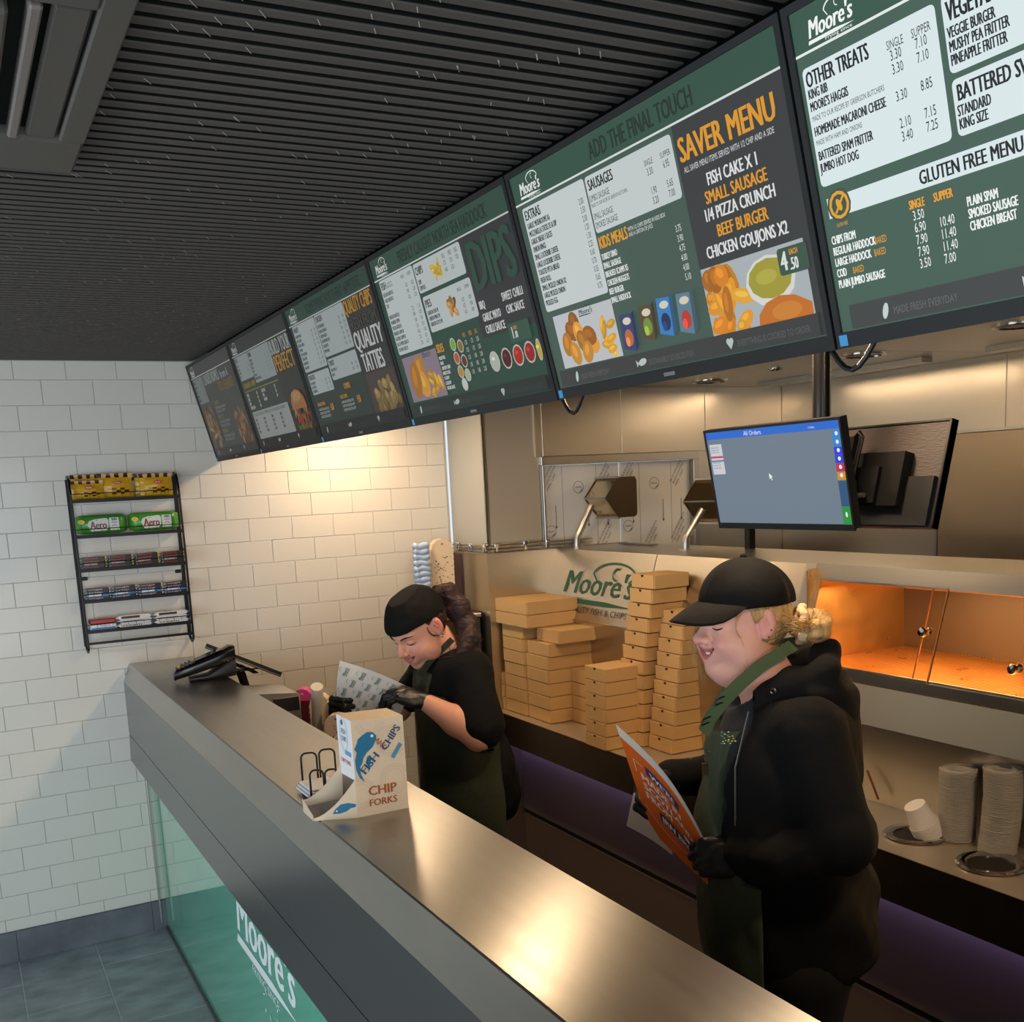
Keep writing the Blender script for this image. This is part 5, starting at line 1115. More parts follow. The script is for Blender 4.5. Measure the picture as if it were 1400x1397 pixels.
# dark tuck notches on the long faces of the big boxes
# stacks of patterned cartons standing behind the head of the woman in the skull cap
cab = thing('corner_unit', (1.72, -.2, 0), 'dark corner unit against the tiled wall behind the woman in the skull cap', 'cupboard')
build('unit_body', MB().box(1.60, 1.835, -.33, -.02, .06, 1.28, .004), DKS, cab); build('unit_top', MB().box(1.585, 1.838, -.335, -.015, 1.28, 1.30, .003), STEEL, cab)
sc1 = scallop_carton('paper_carton', 'tall speckled cream carton by the end of the range behind the skull cap', 'carton', (1.735, -.16, 1.30), .105, .345, .06, (226, 204, 170), 60, .02, -.15)
tw = thing('blue_tray_stack', (1.625, -.16, 1.30), 'stack of pale blue wavy trays beside the tall speckled carton', 'tray stack')
b = MB()
for k in range(9):
    z = 1.40 + .0258 * k; b.tube([(1.590 + .07 * q / 6, -.17 + .003 * math.sin(q), z + .012 + .004 * math.sin(q * 1.3 + k)) for q in range(7)], .0155, 8)
build('wavy_tray', b, mat('pale_blue_tray', (176, 198, 226), .5), tw, smooth=True); build('stack_base', MB().box(1.592, 1.658, -.18, -.14, 1.30, 1.41), mat('olive_base', (170, 160, 50), .6), tw)
# ------------------------------------------------------------------ signed-distance sculpting for the two people
F32 = np.float32
def v3(p): return np.array(p, F32)
class SD:
    """list of smooth-blended rounded solids; evaluated on an (n,3) array"""
    def __init__(s): s.ops = []
    def cap(s, a, b, ra, rb=None, k=.02, op='u'): s.ops.append((op, 'c', v3(a), v3(b), ra, ra if rb is None else rb, k)); return s
    def ell(s, c, r, k=.02, op='u', rot=None): s.ops.append((op, 'e', v3(c), v3(r), rot, None, k)); return s
    def fn(s, f, k=.01, op='u'): s.ops.append((op, 'f', f, None, None, None, k)); return s
    def __call__(s, P):
        d = np.full(len(P), 1e3, F32)
        for o in s.ops:
            kind = o[1]; k = o[6]
            if kind == 'c':
                a, b, ra, rb = o[2], o[3], o[4], o[5]; ab = b - a; t = np.clip(((P - a) @ ab) / (ab @ ab + 1e-12), 0, 1)
                q = P - a - t[:, None] * ab; e = np.sqrt(np.einsum('ij,ij->i', q, q)) - (ra + (rb - ra) * t)
            elif kind == 'e':
                q = P - o[2]
                if o[4] is not None: q = q @ o[4]      # rotation matrix columns = ellipsoid axes
                k0 = np.sqrt(((q / o[3]) ** 2).sum(1)); k1 = np.sqrt(((q / (o[3] ** 2)) ** 2).sum(1)); e = k0 * (k0 - 1) / (k1 + 1e-6)
            else: e = o[2](P)
            if o[0] == 'u':
                h = np.clip(.5 + .5 * (d - e) / k, 0, 1); d = d + (e - d) * h - k * h * (1 - h)
            elif o[0] == 's':
                h = np.clip(.5 - .5 * (d + e) / k, 0, 1); d = d + (-e - d) * h + k * h * (1 - h)
            elif o[0] == 'i':
                h = np.clip(.5 - .5 * (d - e) / k, 0, 1); d = d + (e - d) * h + k * h * (1 - h)
        return d
def rotm(ax, deg):
    a = math.radians(deg); c, s_ = math.cos(a), math.sin(a)
    return np.array({'x': [[1, 0, 0], [0, c, -s_], [0, s_, c]], 'y': [[c, 0, s_], [0, 1, 0], [-s_, 0, c]], 'z': [[c, -s_, 0], [s_, c, 0], [0, 0, 1]]}[ax], F32)
def surfnet(f, lo, hi, h):
    lo = np.array(lo, F32); n = np.ceil((np.array(hi) - lo) / h).astype(int) + 1
    ax = [lo[i] + h * np.arange(n[i], dtype=F32) for i in range(3)]
    V = np.empty(n, F32)
    Y, Z = np.meshgrid(ax[1], ax[2], indexing='ij'); yz = np.stack([Y.ravel(), Z.ravel()], 1)
    step = max(1, int(400000 / len(yz)))
    for i in range(0, n[0], step):
        xs = ax[0][i:i + step]; P = np.empty((len(xs) * len(yz), 3), F32); P[:, 0] = np.repeat(xs, len(yz)); P[:, 1:] = np.tile(yz, (len(xs), 1))
        V[i:i + step] = f(P).reshape(len(xs), n[1], n[2])
    I = V < 0
    c = [I[i:n[0] - 1 + i, j:n[1] - 1 + j, k:n[2] - 1 + k] for i in (0, 1) for j in (0, 1) for k in (0, 1)]
    sm = sum(x.astype(np.int8) for x in c); act = (sm > 0) & (sm < 8); idx = -np.ones(act.shape, np.int32); cells = np.argwhere(act); idx[act] = np.arange(len(cells))
    acc = np.zeros((len(cells), 3), F32); cn = np.zeros(len(cells), F32)
    cor = [(i, j, k) for i in (0, 1) for j in (0, 1) for k in (0, 1)]
    vals = {q: V[cells[:, 0] + q[0], cells[:, 1] + q[1], cells[:, 2] + q[2]] for q in cor}
    for a in cor:
        for d in range(3):
            if a[d] == 0:
                b = list(a); b[d] = 1; b = tuple(b); va, vb = vals[a], vals[b]; m = (va < 0) != (vb < 0)
                t = np.where(m, va / np.where(m, va - vb, 1), 0)
                p = np.zeros((len(cells), 3), F32) + np.array(a, F32); p[:, d] += t
                acc[m] += p[m]; cn[m] += 1
    verts = lo + (cells + acc / cn[:, None]) * h
    F = []
    for d in range(3):
        u, w_ = (d + 1) % 3, (d + 2) % 3
        sl0 = [slice(1, -1)] * 3; sl1 = [slice(1, -1)] * 3; sl0[d] = slice(0, -1); sl1[d] = slice(1, None)
        A, B = I[tuple(sl0)], I[tuple(sl1)]; e = np.argwhere(A != B)
        if len(e) == 0: continue
        base = e.copy(); base[:, u] += 1; base[:, w_] += 1     # grid index of the edge start
        flip = A[tuple(e.T)]
        def cell(du, dw): q = base.copy(); q[:, u] -= du; q[:, w_] -= dw; return idx[tuple(q.T)]
        q = np.stack([cell(1, 1), cell(0, 1), cell(0, 0), cell(1, 0)], 1); q[~flip] = q[~flip][:, ::-1]; F.append(q)
    F = np.concatenate(F); F = F[(F >= 0).all(1)]
    return verts, F
def sculpt(name, f, lo, hi, h, m, parent, xf=None, colfn=None, kind=None, label=None, join=None):
    v, q = surfnet(f, lo, hi, h)
    cf = colfn(v) if colfn is not None else None
    if xf is not None: v = xf(v)
    if join is not None:
        for (v2, q2, c2) in join:
            q = np.concatenate([q, q2 + len(v)]); v = np.concatenate([v, v2]); cf = np.concatenate([cf, c2]) if cf is not None else None
    if name is None: return v, q, cf
    me = bpy.data.meshes.new(name); me.vertices.add(len(v)); me.vertices.foreach_set('co', v.astype(F32).ravel())
    me.loops.add(len(q) * 4); me.loops.foreach_set('vertex_index', q.astype(np.int32).ravel())
    me.polygons.add(len(q)); me.polygons.foreach_set('loop_start', np.arange(0, len(q) * 4, 4, dtype=np.int32)); me.polygons.foreach_set('use_smooth', np.ones(len(q), bool))
    me.update(calc_edges=True); me.validate(); me.materials.append(m)
    if cf is not None:
        ca = me.color_attributes.new('Col', 'FLOAT_COLOR', 'POINT'); ca.data.foreach_set('color', np.concatenate([cf, np.ones((len(cf), 1))], 1).astype(F32).ravel())
    o = bpy.data.objects.new(name, me); COL.objects.link(o); o.parent = parent
    if kind: o['kind'] = kind
    if label: o['label'] = label
    return o
def wob(P, s, amp, seed=0):    # cheap smooth folds
    r = np.random.default_rng(seed); out = 0
    for k in range(4):
        d = r.normal(size=3).astype(F32); d /= np.linalg.norm(d); out = out + np.sin((P @ d) * s * (1 + .6 * k) + r.uniform(0, 6)) / (1 + .5 * k)
    return out * amp

# ---- head in its own frame: x forward, y left, z up, chin at z=0, about .23 tall
def head_sd(w=1.0, chub=0.0):
    s = SD()
    s.ell((-.014, 0, .140), (.094, .075 * w, .090), .01).ell((.030, 0, .088), (.058, .058 * w, .085), .03)
    s.ell((.030, 0, .045), (.050, (.050 + .4 * chub) * w, .040), .03).ell((.070, 0, .018), (.020, .020, .017), .025)
    s.ell((.073, 0, .136), (.020, .048, .013), .02)
    for q in (-1, 1):
        s.ell((.062 + chub * .3, q * .036 * w, .074), (.028, .024 + chub * .5, .025), .025)
        s.ell((.020, q * .054 * w, .055), (.035, .016 + chub, .038), .03)
    if chub: s.ell((.035, 0, .012), (.045, .045, .028), .03).ell((.010, 0, -.010), (.05, .05, .03), .03)
    s.cap((.083, 0, .126), (.105, 0, .094), .0080, .0115, .012).ell((.1095, 0, .0885), (.0130, .0130, .0115), .008)
    for q in (-1, 1): s.ell((.098, q * .0145, .0845), (.0115, .0082, .0085), .006)
    for q in (-1, 1): s.ell((.1035, q * .0075, .0775), (.005, .0034, .003), .003, 's')
    for q in (-1, 1):
        s.ell((.098, q * .032, .1165), (.019, .021, .0120), .012, 's')
        s.ell((.0700, q * .032, .1165), (.0155, .0175, .0125), .004)
        s.cap((.0865, q * .020, .1105), (.0800, q * .044, .1120), .0010, .0010, .003, 's')
    # smiling mouth
    s.ell((.085, 0, .054), (.013, .032, .022), .014)
    for k in range(-4, 5):
        y = .0072 * k; z = .0540 + .0130 * (abs(k) / 4) ** 2; s.ell((.099 - .015 * (abs(k) / 4) ** 2, y, z), (.011, .0062, .0066 if abs(k) < 3 else .0042), .003, 's')
    for k in range(-4, 4):
        for up in (1, -1):
            y0, y1 = .0072 * k, .0072 * (k + 1)
            zz = lambda y: .0540 + .0130 * (abs(y) / .0288) ** 2 + up * (.0082 if up > 0 else .0080) * (1 - (abs(y) / .032) ** 2)
            xx = lambda y: .0935 - .015 * (abs(y) / .0288) ** 2 - (0 if up > 0 else .004)
            s.cap((xx(y0), y0, zz(y0)), (xx(y1), y1, zz(y1)), .0040 if up > 0 else .0050, None, .003)
    for q in (-1, 1): # smile crease + cheek
        s.cap((.092, q * .023, .087), (.075, q * .040, .058), .0018, .0018, .006, 's')
    for q in (-1, 1):
        s.ell((-.012, q * .0790 * w, .113), (.0190, .0110, .0330), .005, rot=rotm('z', -q * 26)).ell((-.002, q * .0890 * w, .116), (.0110, .0080, .021), .004, 's', rot=rotm('z', -q * 26)).cap((-.002, q * .0840 * w, .128), (-.010, q * .087 * w, .108), .0022, .0022, .003)
        s.ell((-.007, q * .0785 * w, .088), (.009, .006, .010), .006)
    return s
def head_colors(v, base, blush, lip):
    v = np.asarray(v); c = np.tile(np.array(lin(base)), (len(v), 1)); b = np.array(lin(blush)); L_ = np.array(lin(lip))
    def mix(c, t, col): return c * (1 - t[:, None]) + col * t[:, None]
    for q in (-1, 1):
        d = np.linalg.norm((v - np.array([.075, q * .040, .078])) / np.array([.04, .026, .026]), axis=1); c = mix(c, np.clip(1 - d, 0, 1) * .75, b)
        d = np.linalg.norm((v - np.array([-.01, q * .083, .112])) / np.array([.03, .014, .036]), axis=1); c = mix(c, np.clip(1.3 - d, 0, 1) * .6, b)
    d = np.linalg.norm((v - np.array([.112, 0, .088])) / np.array([.016, .018, .016]), axis=1); c = mix(c, np.clip(1.2 - d, 0, 1) * .55, b)
    d = np.linalg.norm((v - np.array([.080, 0, .012])) / np.array([.022, .022, .02]), axis=1); c = mix(c, np.clip(1 - d, 0, 1) * .4, b)
    y = v[:, 1]; zc = .0540 + .0130 * (np.abs(y) / .0288) ** 2; t = np.clip((.0142 * (1 - (np.abs(y) / .036) ** 2) - np.abs(v[:, 2] - zc)) / .0022, 0, 1) * np.clip((v[:, 0] - .076) / .003, 0, 1); c = mix(c, t * .85, L_)
    ins = t * np.clip((.0058 - np.abs(v[:, 2] - zc)) / .001, 0, 1) * np.clip((.0905 - v[:, 0]) / .002, 0, 1); c = mix(c, ins * .8, np.array(lin((90, 30, 30))))
    return c
SKIN = mat('skin', (230, 180, 158), .48, attr=True, spec=.4); SKIN.node_tree.nodes['Principled BSDF'].inputs['Subsurface Weight'].default_value = .12
SKIN.node_tree.nodes['Principled BSDF'].inputs['Subsurface Radius'].default_value = (.012, .005, .003); SKIN.node_tree.nodes['Principled BSDF'].inputs['Subsurface Scale'].default_value = 1.0
GLOVE = mat('nitrile_glove', (18, 18, 20), .42, bump=(90, .35, (1, 1, 1), .003), spec=.5)
BLACKC = mat('black_cotton', (10, 10, 11), .9, bump=[(7, .35, (1, 1, 1), .03), (300, .1)], spec=.25)
CAPC = mat('black_twill', (8, 8, 9), .8, bump=(14, .35, (1, 1, 1), .01), spec=.25)
HAIRD = mat('dark_hair', (44, 26, 26), .62, bump=(14, .8, (1, 6, 6), .01), var=(10, .6, (1, 5, 5)))
HAIRB = mat('blonde_hair', (188, 150, 96), .45, bump=(14, .8, (6, 6, 1), .01), var=(12, .45, (6, 6, 1)))
APRON = mat('green_apron_cotton', (58, 66, 48), .85, bump=[(8, .35, (1, 1, 1), .03), (400, .12)], var=(3, .12))
APRON2 = mat('dark_green_apron', (42, 50, 34), .85, bump=[(6, .35, (1, 1, 1), .03), (400, .12)], var=(3, .12))
TEETH = mat('teeth', (236, 228, 212), .25); LASH = mat('lash', (40, 28, 24), .6); TROUS = mat('black_trousers', (16, 16, 18), .85); SHOE = mat('black_shoe', (14, 14, 14), .5)

# ---- gloved hand in its own frame: wrist at origin, fingers along +x, back of hand +z, thumb on +y side (side=+1) or -y
def hand_sd(curl, spread=0.0, thumb=((.030, .030, -.006), (.052, .046, -.020), (.072, .044, -.036)), side=1, cuff=.05, sc=1.0):
    s = SD()
    s.ell((.045, 0, 0), (.050, .042, .0165), .01).cap((.0, .0, 0), (.05, 0, 0), .024, .020, .02)
    s.cap((.030, -.026 * side, -.004), (.078, -.028 * side, -.002), .0135, .0115, .015).cap((.025, .022 * side, -.006), (.080, .026 * side, 0), .0160, .0115, .015)
    if cuff: s.cap((-cuff, 0, 0), (.005, 0, 0), .0285, .0245, .01)
    Ls = ((.043, .026, .022), (.048, .030, .023), (.044, .028, .022), (.034, .021, .019)); ys = (.0285, .0095, -.010, -.0285); rs = (.0098, .0100, .0094, .0083); xs_ = (.082, .087, .083, .075)
    for i in range(4):
        p = np.array([xs_[i], ys[i] * side, .001]); a = 0; sp = math.radians(spread * (1.5 - i)) * side
        s.cap(p - np.array([.035, .0, .0]), p, .011, rs[i] * 1.12, .006)
        for j in range(3):
            a += math.radians(curl[i][j] if hasattr(curl[i], '__len__') else curl[i]); d = np.array([math.cos(a) * math.cos(sp), math.cos(a) * math.sin(sp), -math.sin(a)])
            q = p + d * Ls[i][j]; s.cap(p, q, rs[i] * (1.08 - .10 * j), rs[i] * (.98 - .10 * j), .0035); p = q
    t = [np.array((x, y * side, z)) for x, y, z in thumb]
    s.cap((.012, .012 * side, -.004), t[0], .016, .0135, .012).cap(t[0], t[1], .0125, .0112, .004).cap(t[1], t[2], .0110, .0088, .003)
    return s
def frame_m(o, fx, up):
    fx = Vector(fx).normalized(); up = Vector(up); up = (up - fx * up.dot(fx)).normalized(); y = up.cross(fx)
    return Matrix(((fx.x, y.x, up.x, o[0]), (fx.y, y.y, up.y, o[1]), (fx.z, y.z, up.z, o[2]), (0, 0, 0, 1)))
def apply_m(M, sc=1.0):
    A = np.array(M)[:3, :3] * sc; t = np.array(M)[:3, 3]
    return lambda v: v @ A.T + t
def hand(name, parent, o, fx, up, side, curl, spread=0, thumb=None, sc=1.0, label=None):
    kw = dict(thumb=thumb) if thumb else {}
    f = hand_sd(curl, spread, side=side, **kw); g = lambda P: f(P) + wob(P, 190, .0004, 3)
    return sculpt(name, g, (-.075, -.085, -.125), (.215, .085, .06), .0026, GLOVE, parent, apply_m(frame_m(o, fx, up), sc), label=label)

class Head:
    def __init__(s, pos, pitch, yaw, sc, w=1.0, chub=0, roll=0):
        s.M = Matrix.Translation(pos) @ Matrix.Rotation(math.radians(yaw), 4, 'Z') @ Matrix.Rotation(math.radians(pitch), 4, 'Y') @ Matrix.Rotation(math.radians(roll), 4, 'X') @ Matrix.Scale(sc, 4)
        s.sc = sc; s.sd = head_sd(w, chub); s.xf = apply_m(s.M); s.inv = apply_m(s.M.inverted()); s.w = w
    def f(s, P): return s.sd(s.inv(P).astype(F32)) * s.sc
    def surf(s, y, z, x0=.13):        # front surface x at (y,z), canonical
        xs = np.arange(x0, .0, -.0006, dtype=F32); P = np.stack([xs, np.full_like(xs, y), np.full_like(xs, z)], 1); d = s.sd(P); k = np.argmax(d < 0); return float(xs[k])
    def tube(s, name, pts, r, m, parent, lift=.0006, n=6, kind=None):
        P = [Vector((s.surf(y, z) + lift, y, z)) for y, z in pts]; b = MB().tube(P, r, n); b.smooth = True
        b.v = [tuple(s.M @ Vector(p)) for p in b.v]; return build(name, b, m, parent, local=True, kind=kind)
    def features(s, t, browcol, closed=True):
        for q in (-1, 1):
            n = 8; s.tube('eyebrow', [(q * (.013 + .038 * k / n), .1345 + .0065 * math.sin(PI * (k / n) * .85)) for k in range(n + 1)], [.0013 + .0019 * math.sin(PI * min(1, (k + .6) / n)) for k in range(n + 1)], browcol, t)
            s.tube('lashes', [(q * (.0165 + .031 * k / n), .1110 - .0035 * math.sin(PI * k / n) + .002 * k / n) for k in range(n + 1)], [.0008, .0012, .0016, .0018, .0018, .0018, .0018, .0016, .0010], LASH, t)
        b = MB()
        for k in range(-4, 5):
            y = .0060 * k; z = .0560 + .0115 * (abs(k) / 4.4) ** 2; x = .0915 - .0140 * (abs(k) / 4.0) ** 2
            i0 = len(b.v); b.box(x - .004, x, y - .0028, y + .0028, z - .0050, z + .0036, .001)
        b.v = [tuple(s.M @ Vector(p)) for p in b.v]; build('teeth', b, TEETH, t, local=True)
# ------------------------------------------------------------------ woman in the skull cap, packing chips
def person(name, loc, yaw_deg, label):
    return thing(name, loc, label, 'person', rotz=math.radians(yaw_deg))
def trousers(t, hx, hz, hw, foot, kz=.09, rw=.085):
    s = SD()
    s.ell((hx, 0, hz), (.13, hw, .12), .05)
    for q in (-1, 1): s.cap((hx, q * hw * .5, hz - .04), (hx + .01, q * .095, .48), rw + .01, rw * .72, .05).cap((hx + .01, q * .095, .48), (hx - .01, q * .09, kz), rw * .74, rw * .52, .03)
    sculpt('trousers', s, (hx - .3, -.3, .05), (hx + .3, .3, hz + .16), .014, TROUS, t)
    for q in (-1, 1):
        f = SD().ell((hx + .045, q * .09, .045), (.13, .046, .042), .02).ell((hx - .03, q * .09, .07), (.055, .044, .055), .03); f.fn(lambda P: -P[:, 2] + .002, .004, 'i'); sculpt('shoe', f, (hx - .12, q * .09 - .07, -.01), (hx + .2, q * .09 + .07, .14), .008, SHOE, t)

PA = person('person', (1.17, -1.32, .002), 171.8, 'smiling woman in a black skull cap and green apron lifting a printed paper sheet')
HA = Head((.005, .0, 1.302), 32, 28, 1.09, w=.95)
nk = SD(); nk.cap((-.012, 0, 1.365), (-.060, 0, 1.265), .050, .058, .03).ell((-.06, 0, 1.20), (.09, .15, .10), .04)
bodyA = SD().fn(HA.f, .001); bodyA.ops += [(o[0], o[1], o[2], o[3], o[4], o[5], .022) for o in nk.ops[:1]]; bodyA.ops += nk.ops[1:]
SHL = (-.075, .165, 1.250); ELL_ = (-.060, .270, 1.045); WRL = (.088, .150, 1.165)
SHR = (-.035, -.165, 1.245); ELR = (.085, -.265, 1.06); WRR = (.305, -.200, 1.125)
armA = SD().cap(SHL, ELL_, .050, .045, .02).cap(ELL_, (.0, .225, 1.100), .046, .050, .02).cap((.0, .225, 1.100), WRL, .050, .030, .02)
armA2 = SD().cap(SHR, ELR, .050, .044, .02).cap(ELR, WRR, .044, .030, .02)
torsoA = SD().ell((-.06, 0, 1.13), (.11, .15, .18), .05).ell((-.08, 0, .92), (.13, .16, .16), .05)
skA = (216, 160, 138)
h1 = sculpt(None, bodyA, (-.18, -.17, 1.16), (.24, .17, 1.63), .0032, None, None, colfn=lambda v: head_colors(HA.inv(v), skA, (206, 112, 104), (176, 84, 82)))
h2 = sculpt(None, armA, (-.14, .09, .98), (.13, .34, 1.31), .006, None, None, colfn=lambda v: np.tile(np.array(lin((208, 150, 124))), (len(v), 1)))
h3 = sculpt(None, armA2, (-.12, -.33, .98), (.34, -.1, 1.31), .008, None, None, colfn=lambda v: np.tile(np.array(lin(skA)), (len(v), 1)))
sculpt('body', torsoA, (-.26, -.2, .74), (.1, .2, 1.34), .012, SKIN, PA, colfn=lambda v: np.tile(np.array(lin(skA)), (len(v), 1)), join=[h1, h2, h3])
HA.features(PA, mat('brow_dark', (70, 42, 34), .7))
# tee shirt
teeA = SD().ell((-.065, 0, 1.150), (.140, .180, .165), .05).ell((-.085, 0, .98), (.145, .175, .17), .06).ell((-.10, 0, .80), (.155, .185, .16), .06)
teeA.ell((-.075, .10, 1.250), (.085, .10, .062), .05).ell((-.045, -.10, 1.250), (.085, .10, .06), .05).ell((-.11, 0, 1.235), (.085, .13, .075), .05)
teeA.cap(SHL, (-.078, .258, 1.075), .072, .076, .03).cap(SHR, (.04, -.235, 1.12), .070, .068, .03)
teeA.fn(lambda P: -(P[:, 2] - .70), .01, 'i')
teeA.ell((-.005, 0, 1.345), (.066, .066, .070), .010, 's', rot=rotm('y', 25))
# open sleeve end
dS = np.array([.10, -.01, -.22]); 
gA = lambda P: teeA(P) + wob(P, 34, .0022, 1) + wob(P, 80, .0007, 2)
sculpt('t_shirt', gA, (-.34, -.36, .69), (.20, .37, 1.36), .008, BLACKC, PA)
# apron: thin shell in front of the shirt
def apronA(P):
    d = gA(P); sh_ = d - .010
    x, y, z = P[:, 0], P[:, 1], P[:, 2]
    bibw = .085 + np.clip((1.13 - z), 0, .12) * 1.1
    side = np.where(z > 1.01, np.abs(y) - bibw, -(x + .195))
    front = -(x + .20) * 1.0
    body = np.where(z > 1.01, np.maximum(np.abs(y) - bibw, -(x - .0)), -(x + .175 - .12 * np.clip(z - .88, 0, 1)))
    return np.maximum(np.maximum(sh_, body), np.maximum(z - 1.245 + .0 * x, .2 - z))
skirtA = SD().ell((-.085, 0, .98), (.160, .190, .17), .06).ell((-.10, 0, .80), (.172, .200, .20), .06).cap((-.09, .07, .72), (-.075, .08, .42), .135, .125, .06).cap((-.09, -.07, .72), (-.075, -.08, .42), .135, .125, .06)
def apronA2(P):
    d = skirtA(P) + wob(P, 22, .003, 5); z = P[:, 2]; x = P[:, 0]
    return np.maximum(np.maximum(d - .004, -(x + .17)), np.maximum(z - 1.03, .42 - z))
def apA(P): return np.minimum(apronA(P), apronA2(P))
sculpt('apron', apA, (-.36, -.30, .40), (.20, .30, 1.30), .0075, APRON2, PA)
for q, c in ((1, [(.078, .066, 1.240), (.040, .078, 1.290), (-.01, .078, 1.330), (-.05, .06, 1.355)]), (-1, [(.078, -.066, 1.24), (.040, -.078, 1.29), (-.01, -.078, 1.33), (-.05, -.06, 1.355)])):
    b = MB(); P_ = [Vector(p) for p in c]
    for a, d in zip(P_[:-1], P_[1:]): pv = Vector((.6, .2, .62)).normalized() * .012; slab(b, a - pv, a + pv, d + pv, .003)
    build('neck_strap', b, APRON2, PA, local=True)
tl = SD().ell((-.165, 0, .86), (.10, .17, .17), .05).ell((-.185, 0, .76), (.085, .165, .10), .05).fn(lambda P: -(P[:, 2] - .675 - .03 * np.sin(P[:, 1] * 30)), .01, 'i')
sculpt('shirt_tail', lambda P: tl(P) + wob(P, 40, .003, 8), (-.32, -.2, .62), (-.03, .2, 1.06), .009, BLACKC, PA)
# skull cap
capA = SD().ell((-.007, 0, .146), (.113, .084, .097), .01)
def fcap(P):
    Q = HA.inv(P).astype(F32); d = capA(Q) * HA.sc; x, z = Q[:, 0], Q[:, 2]
    lowz = .158 - .02 * np.clip((.06 - x) / .14, 0, 1) - .012 * (x < -.05)
    top = (z - (.2335 + .02 * (x - .0))) * HA.sc
    band = .0012 * np.sin(np.clip((z - .205) / .008, -1.5, 1.5))
    d = np.maximum(np.maximum(d - .002 - band + wob(P, 60, .0009, 4), (lowz - z) * HA.sc), top)
    return np.maximum(d, -np.maximum(capA(Q) * HA.sc + .010, top + .008))
sculpt('skull_cap', fcap, (-.18, -.15, 1.36), (.26, .15, 1.65), .0036, CAPC, PA)
# hair under the cap and the ponytail
def strands(name, t, M, roots, ends, n, r, m, sag=.0, seed=0, jit=.006, kind='stuff'):
    rr_ = np.random.default_rng(seed); b = MB(); b.smooth = True
    for k in range(n):
        a = Vector(roots[0]).lerp(Vector(roots[1]), rr_.random()) + Vector(rr_.normal(0, jit, 3)); pts = []
        c_ = [a] + [Vector(e) + Vector(rr_.normal(0, jit * (1 + .4 * i), 3)) for i, e in enumerate(ends)]
        for i in range(len(c_) - 1):
            for q in range(4):
                t_ = q / 4; p0 = c_[max(i - 1, 0)]; p1 = c_[i]; p2 = c_[i + 1]; p3 = c_[min(i + 2, len(c_) - 1)]
                pts.append(.5 * ((2 * p1) + (p2 - p0) * t_ + (2 * p0 - 5 * p1 + 4 * p2 - p3) * t_ ** 2 + (3 * p1 - p0 - 3 * p2 + p3) * t_ ** 3))
        pts.append(c_[-1]); b.tube(pts, [r * (1 - .6 * i / len(pts)) for i in range(len(pts))], 4, cap=False)
    if M is not None: b.v = [tuple(M @ Vector(p)) for p in b.v]
    return build(name, b, m, t, local=True, kind=kind)
hrA = SD().ell((-.024, 0, .128), (.090, .0800, .085), .01)
def fhair(P):
    Q = HA.inv(P).astype(F32); d = hrA(Q) * HA.sc; x, y, z = Q[:, 0], Q[:, 1], Q[:, 2]
    face = x - (.028 - .55 * np.clip(.165 - z, 0, 1)); ear = .024 - np.sqrt((x + .008) ** 2 + (z - .108) ** 2 * .6)
    return np.maximum(np.maximum(np.maximum(d + .0006 * np.sin(y * 400 + z * 300), face * HA.sc), (.060 - z) * HA.sc), np.maximum(ear * HA.sc, (z - .19) * HA.sc))
sculpt('hair', fhair, (-.19, -.13, 1.28), (.18, .13, 1.62), .0034, HAIRD, PA)
pc = [(-.022, .0, 1.520), (-.058, .005, 1.510), (-.088, .012, 1.460), (-.112, .030, 1.400), (-.110, .075, 1.350), (-.075, .115, 1.322), (-.03, .135, 1.290)]
pt = SD()
for i in range(len(pc) - 1): pt.cap(pc[i], pc[i + 1], (.022, .034, .040, .038, .032, .022)[i], (.034, .040, .038, .032, .022, .008)[i], .02)
sculpt('ponytail', lambda P: pt(P) + .0018 * np.sin(P[:, 1] * 260 + P[:, 0] * 190) + wob(P, 70, .0022, 9), (-.19, -.07, 1.24), (.02, .19, 1.56), .004, HAIRD, PA)
strands('hair_strands', PA, None, ((-.055, -.01, 1.52), (-.065, .02, 1.51)), [(-.095, .01, 1.465), (-.120, .03, 1.40), (-.115, .075, 1.35), (-.080, .12, 1.318), (-.04, .140, 1.285)], 120, .0015, HAIRD, seed=2, jit=.0085)
build('hair_tie', MB().lathe([(.021, -.008), (.027, 0), (.021, .008), (.016, 0)], (0, 0, 0), 16).xf(Matrix.Translation((-.036, .0, 1.518)) @ Matrix.Rotation(math.radians(80), 4, 'Y')), BLACKC, PA, local=True, smooth=True)
strands('side_lock', PA, HA.M, ((.020, .066, .135), (.018, .068, .130)), [(.022, .072, .110), (.010, .076, .090), (-.012, .077, .080)], 7, .0008, HAIRD, seed=5, jit=.0012)
E_ = HA.M @ Vector((-.006, .087, .083)); build('earring', MB().tube([E_ + Vector((.005 * math.cos(a), .001, .005 * math.sin(a) - .004)) for a in [2 * PI * k / 12 for k in range(13)]], .0008, 5), CHROME, PA, local=True)
trousers(PA, -.09, .80, .165, 0)
# gloves
hand('glove', PA, WRL, (.150 - .02, -.045, .052), (.18, .25, 1), -1, [(42, 38, 25), (44, 40, 25), (46, 40, 26), (48, 42, 28)], spread=3, thumb=((.034, .036, -.016), (.066, .040, -.036), (.094, .032, -.044)), sc=1.12)
hand('glove', PA, (.312, -.195, 1.128), (.50, .85, .0), (.85, -.50, .12), 1, [(72, 62, 34), (76, 64, 34), (80, 66, 34), (84, 68, 34)], thumb=((.036, .030, -.020), (.060, .022, -.042), (.078, .010, -.050)), sc=1.12)
trA = PA.matrix_world
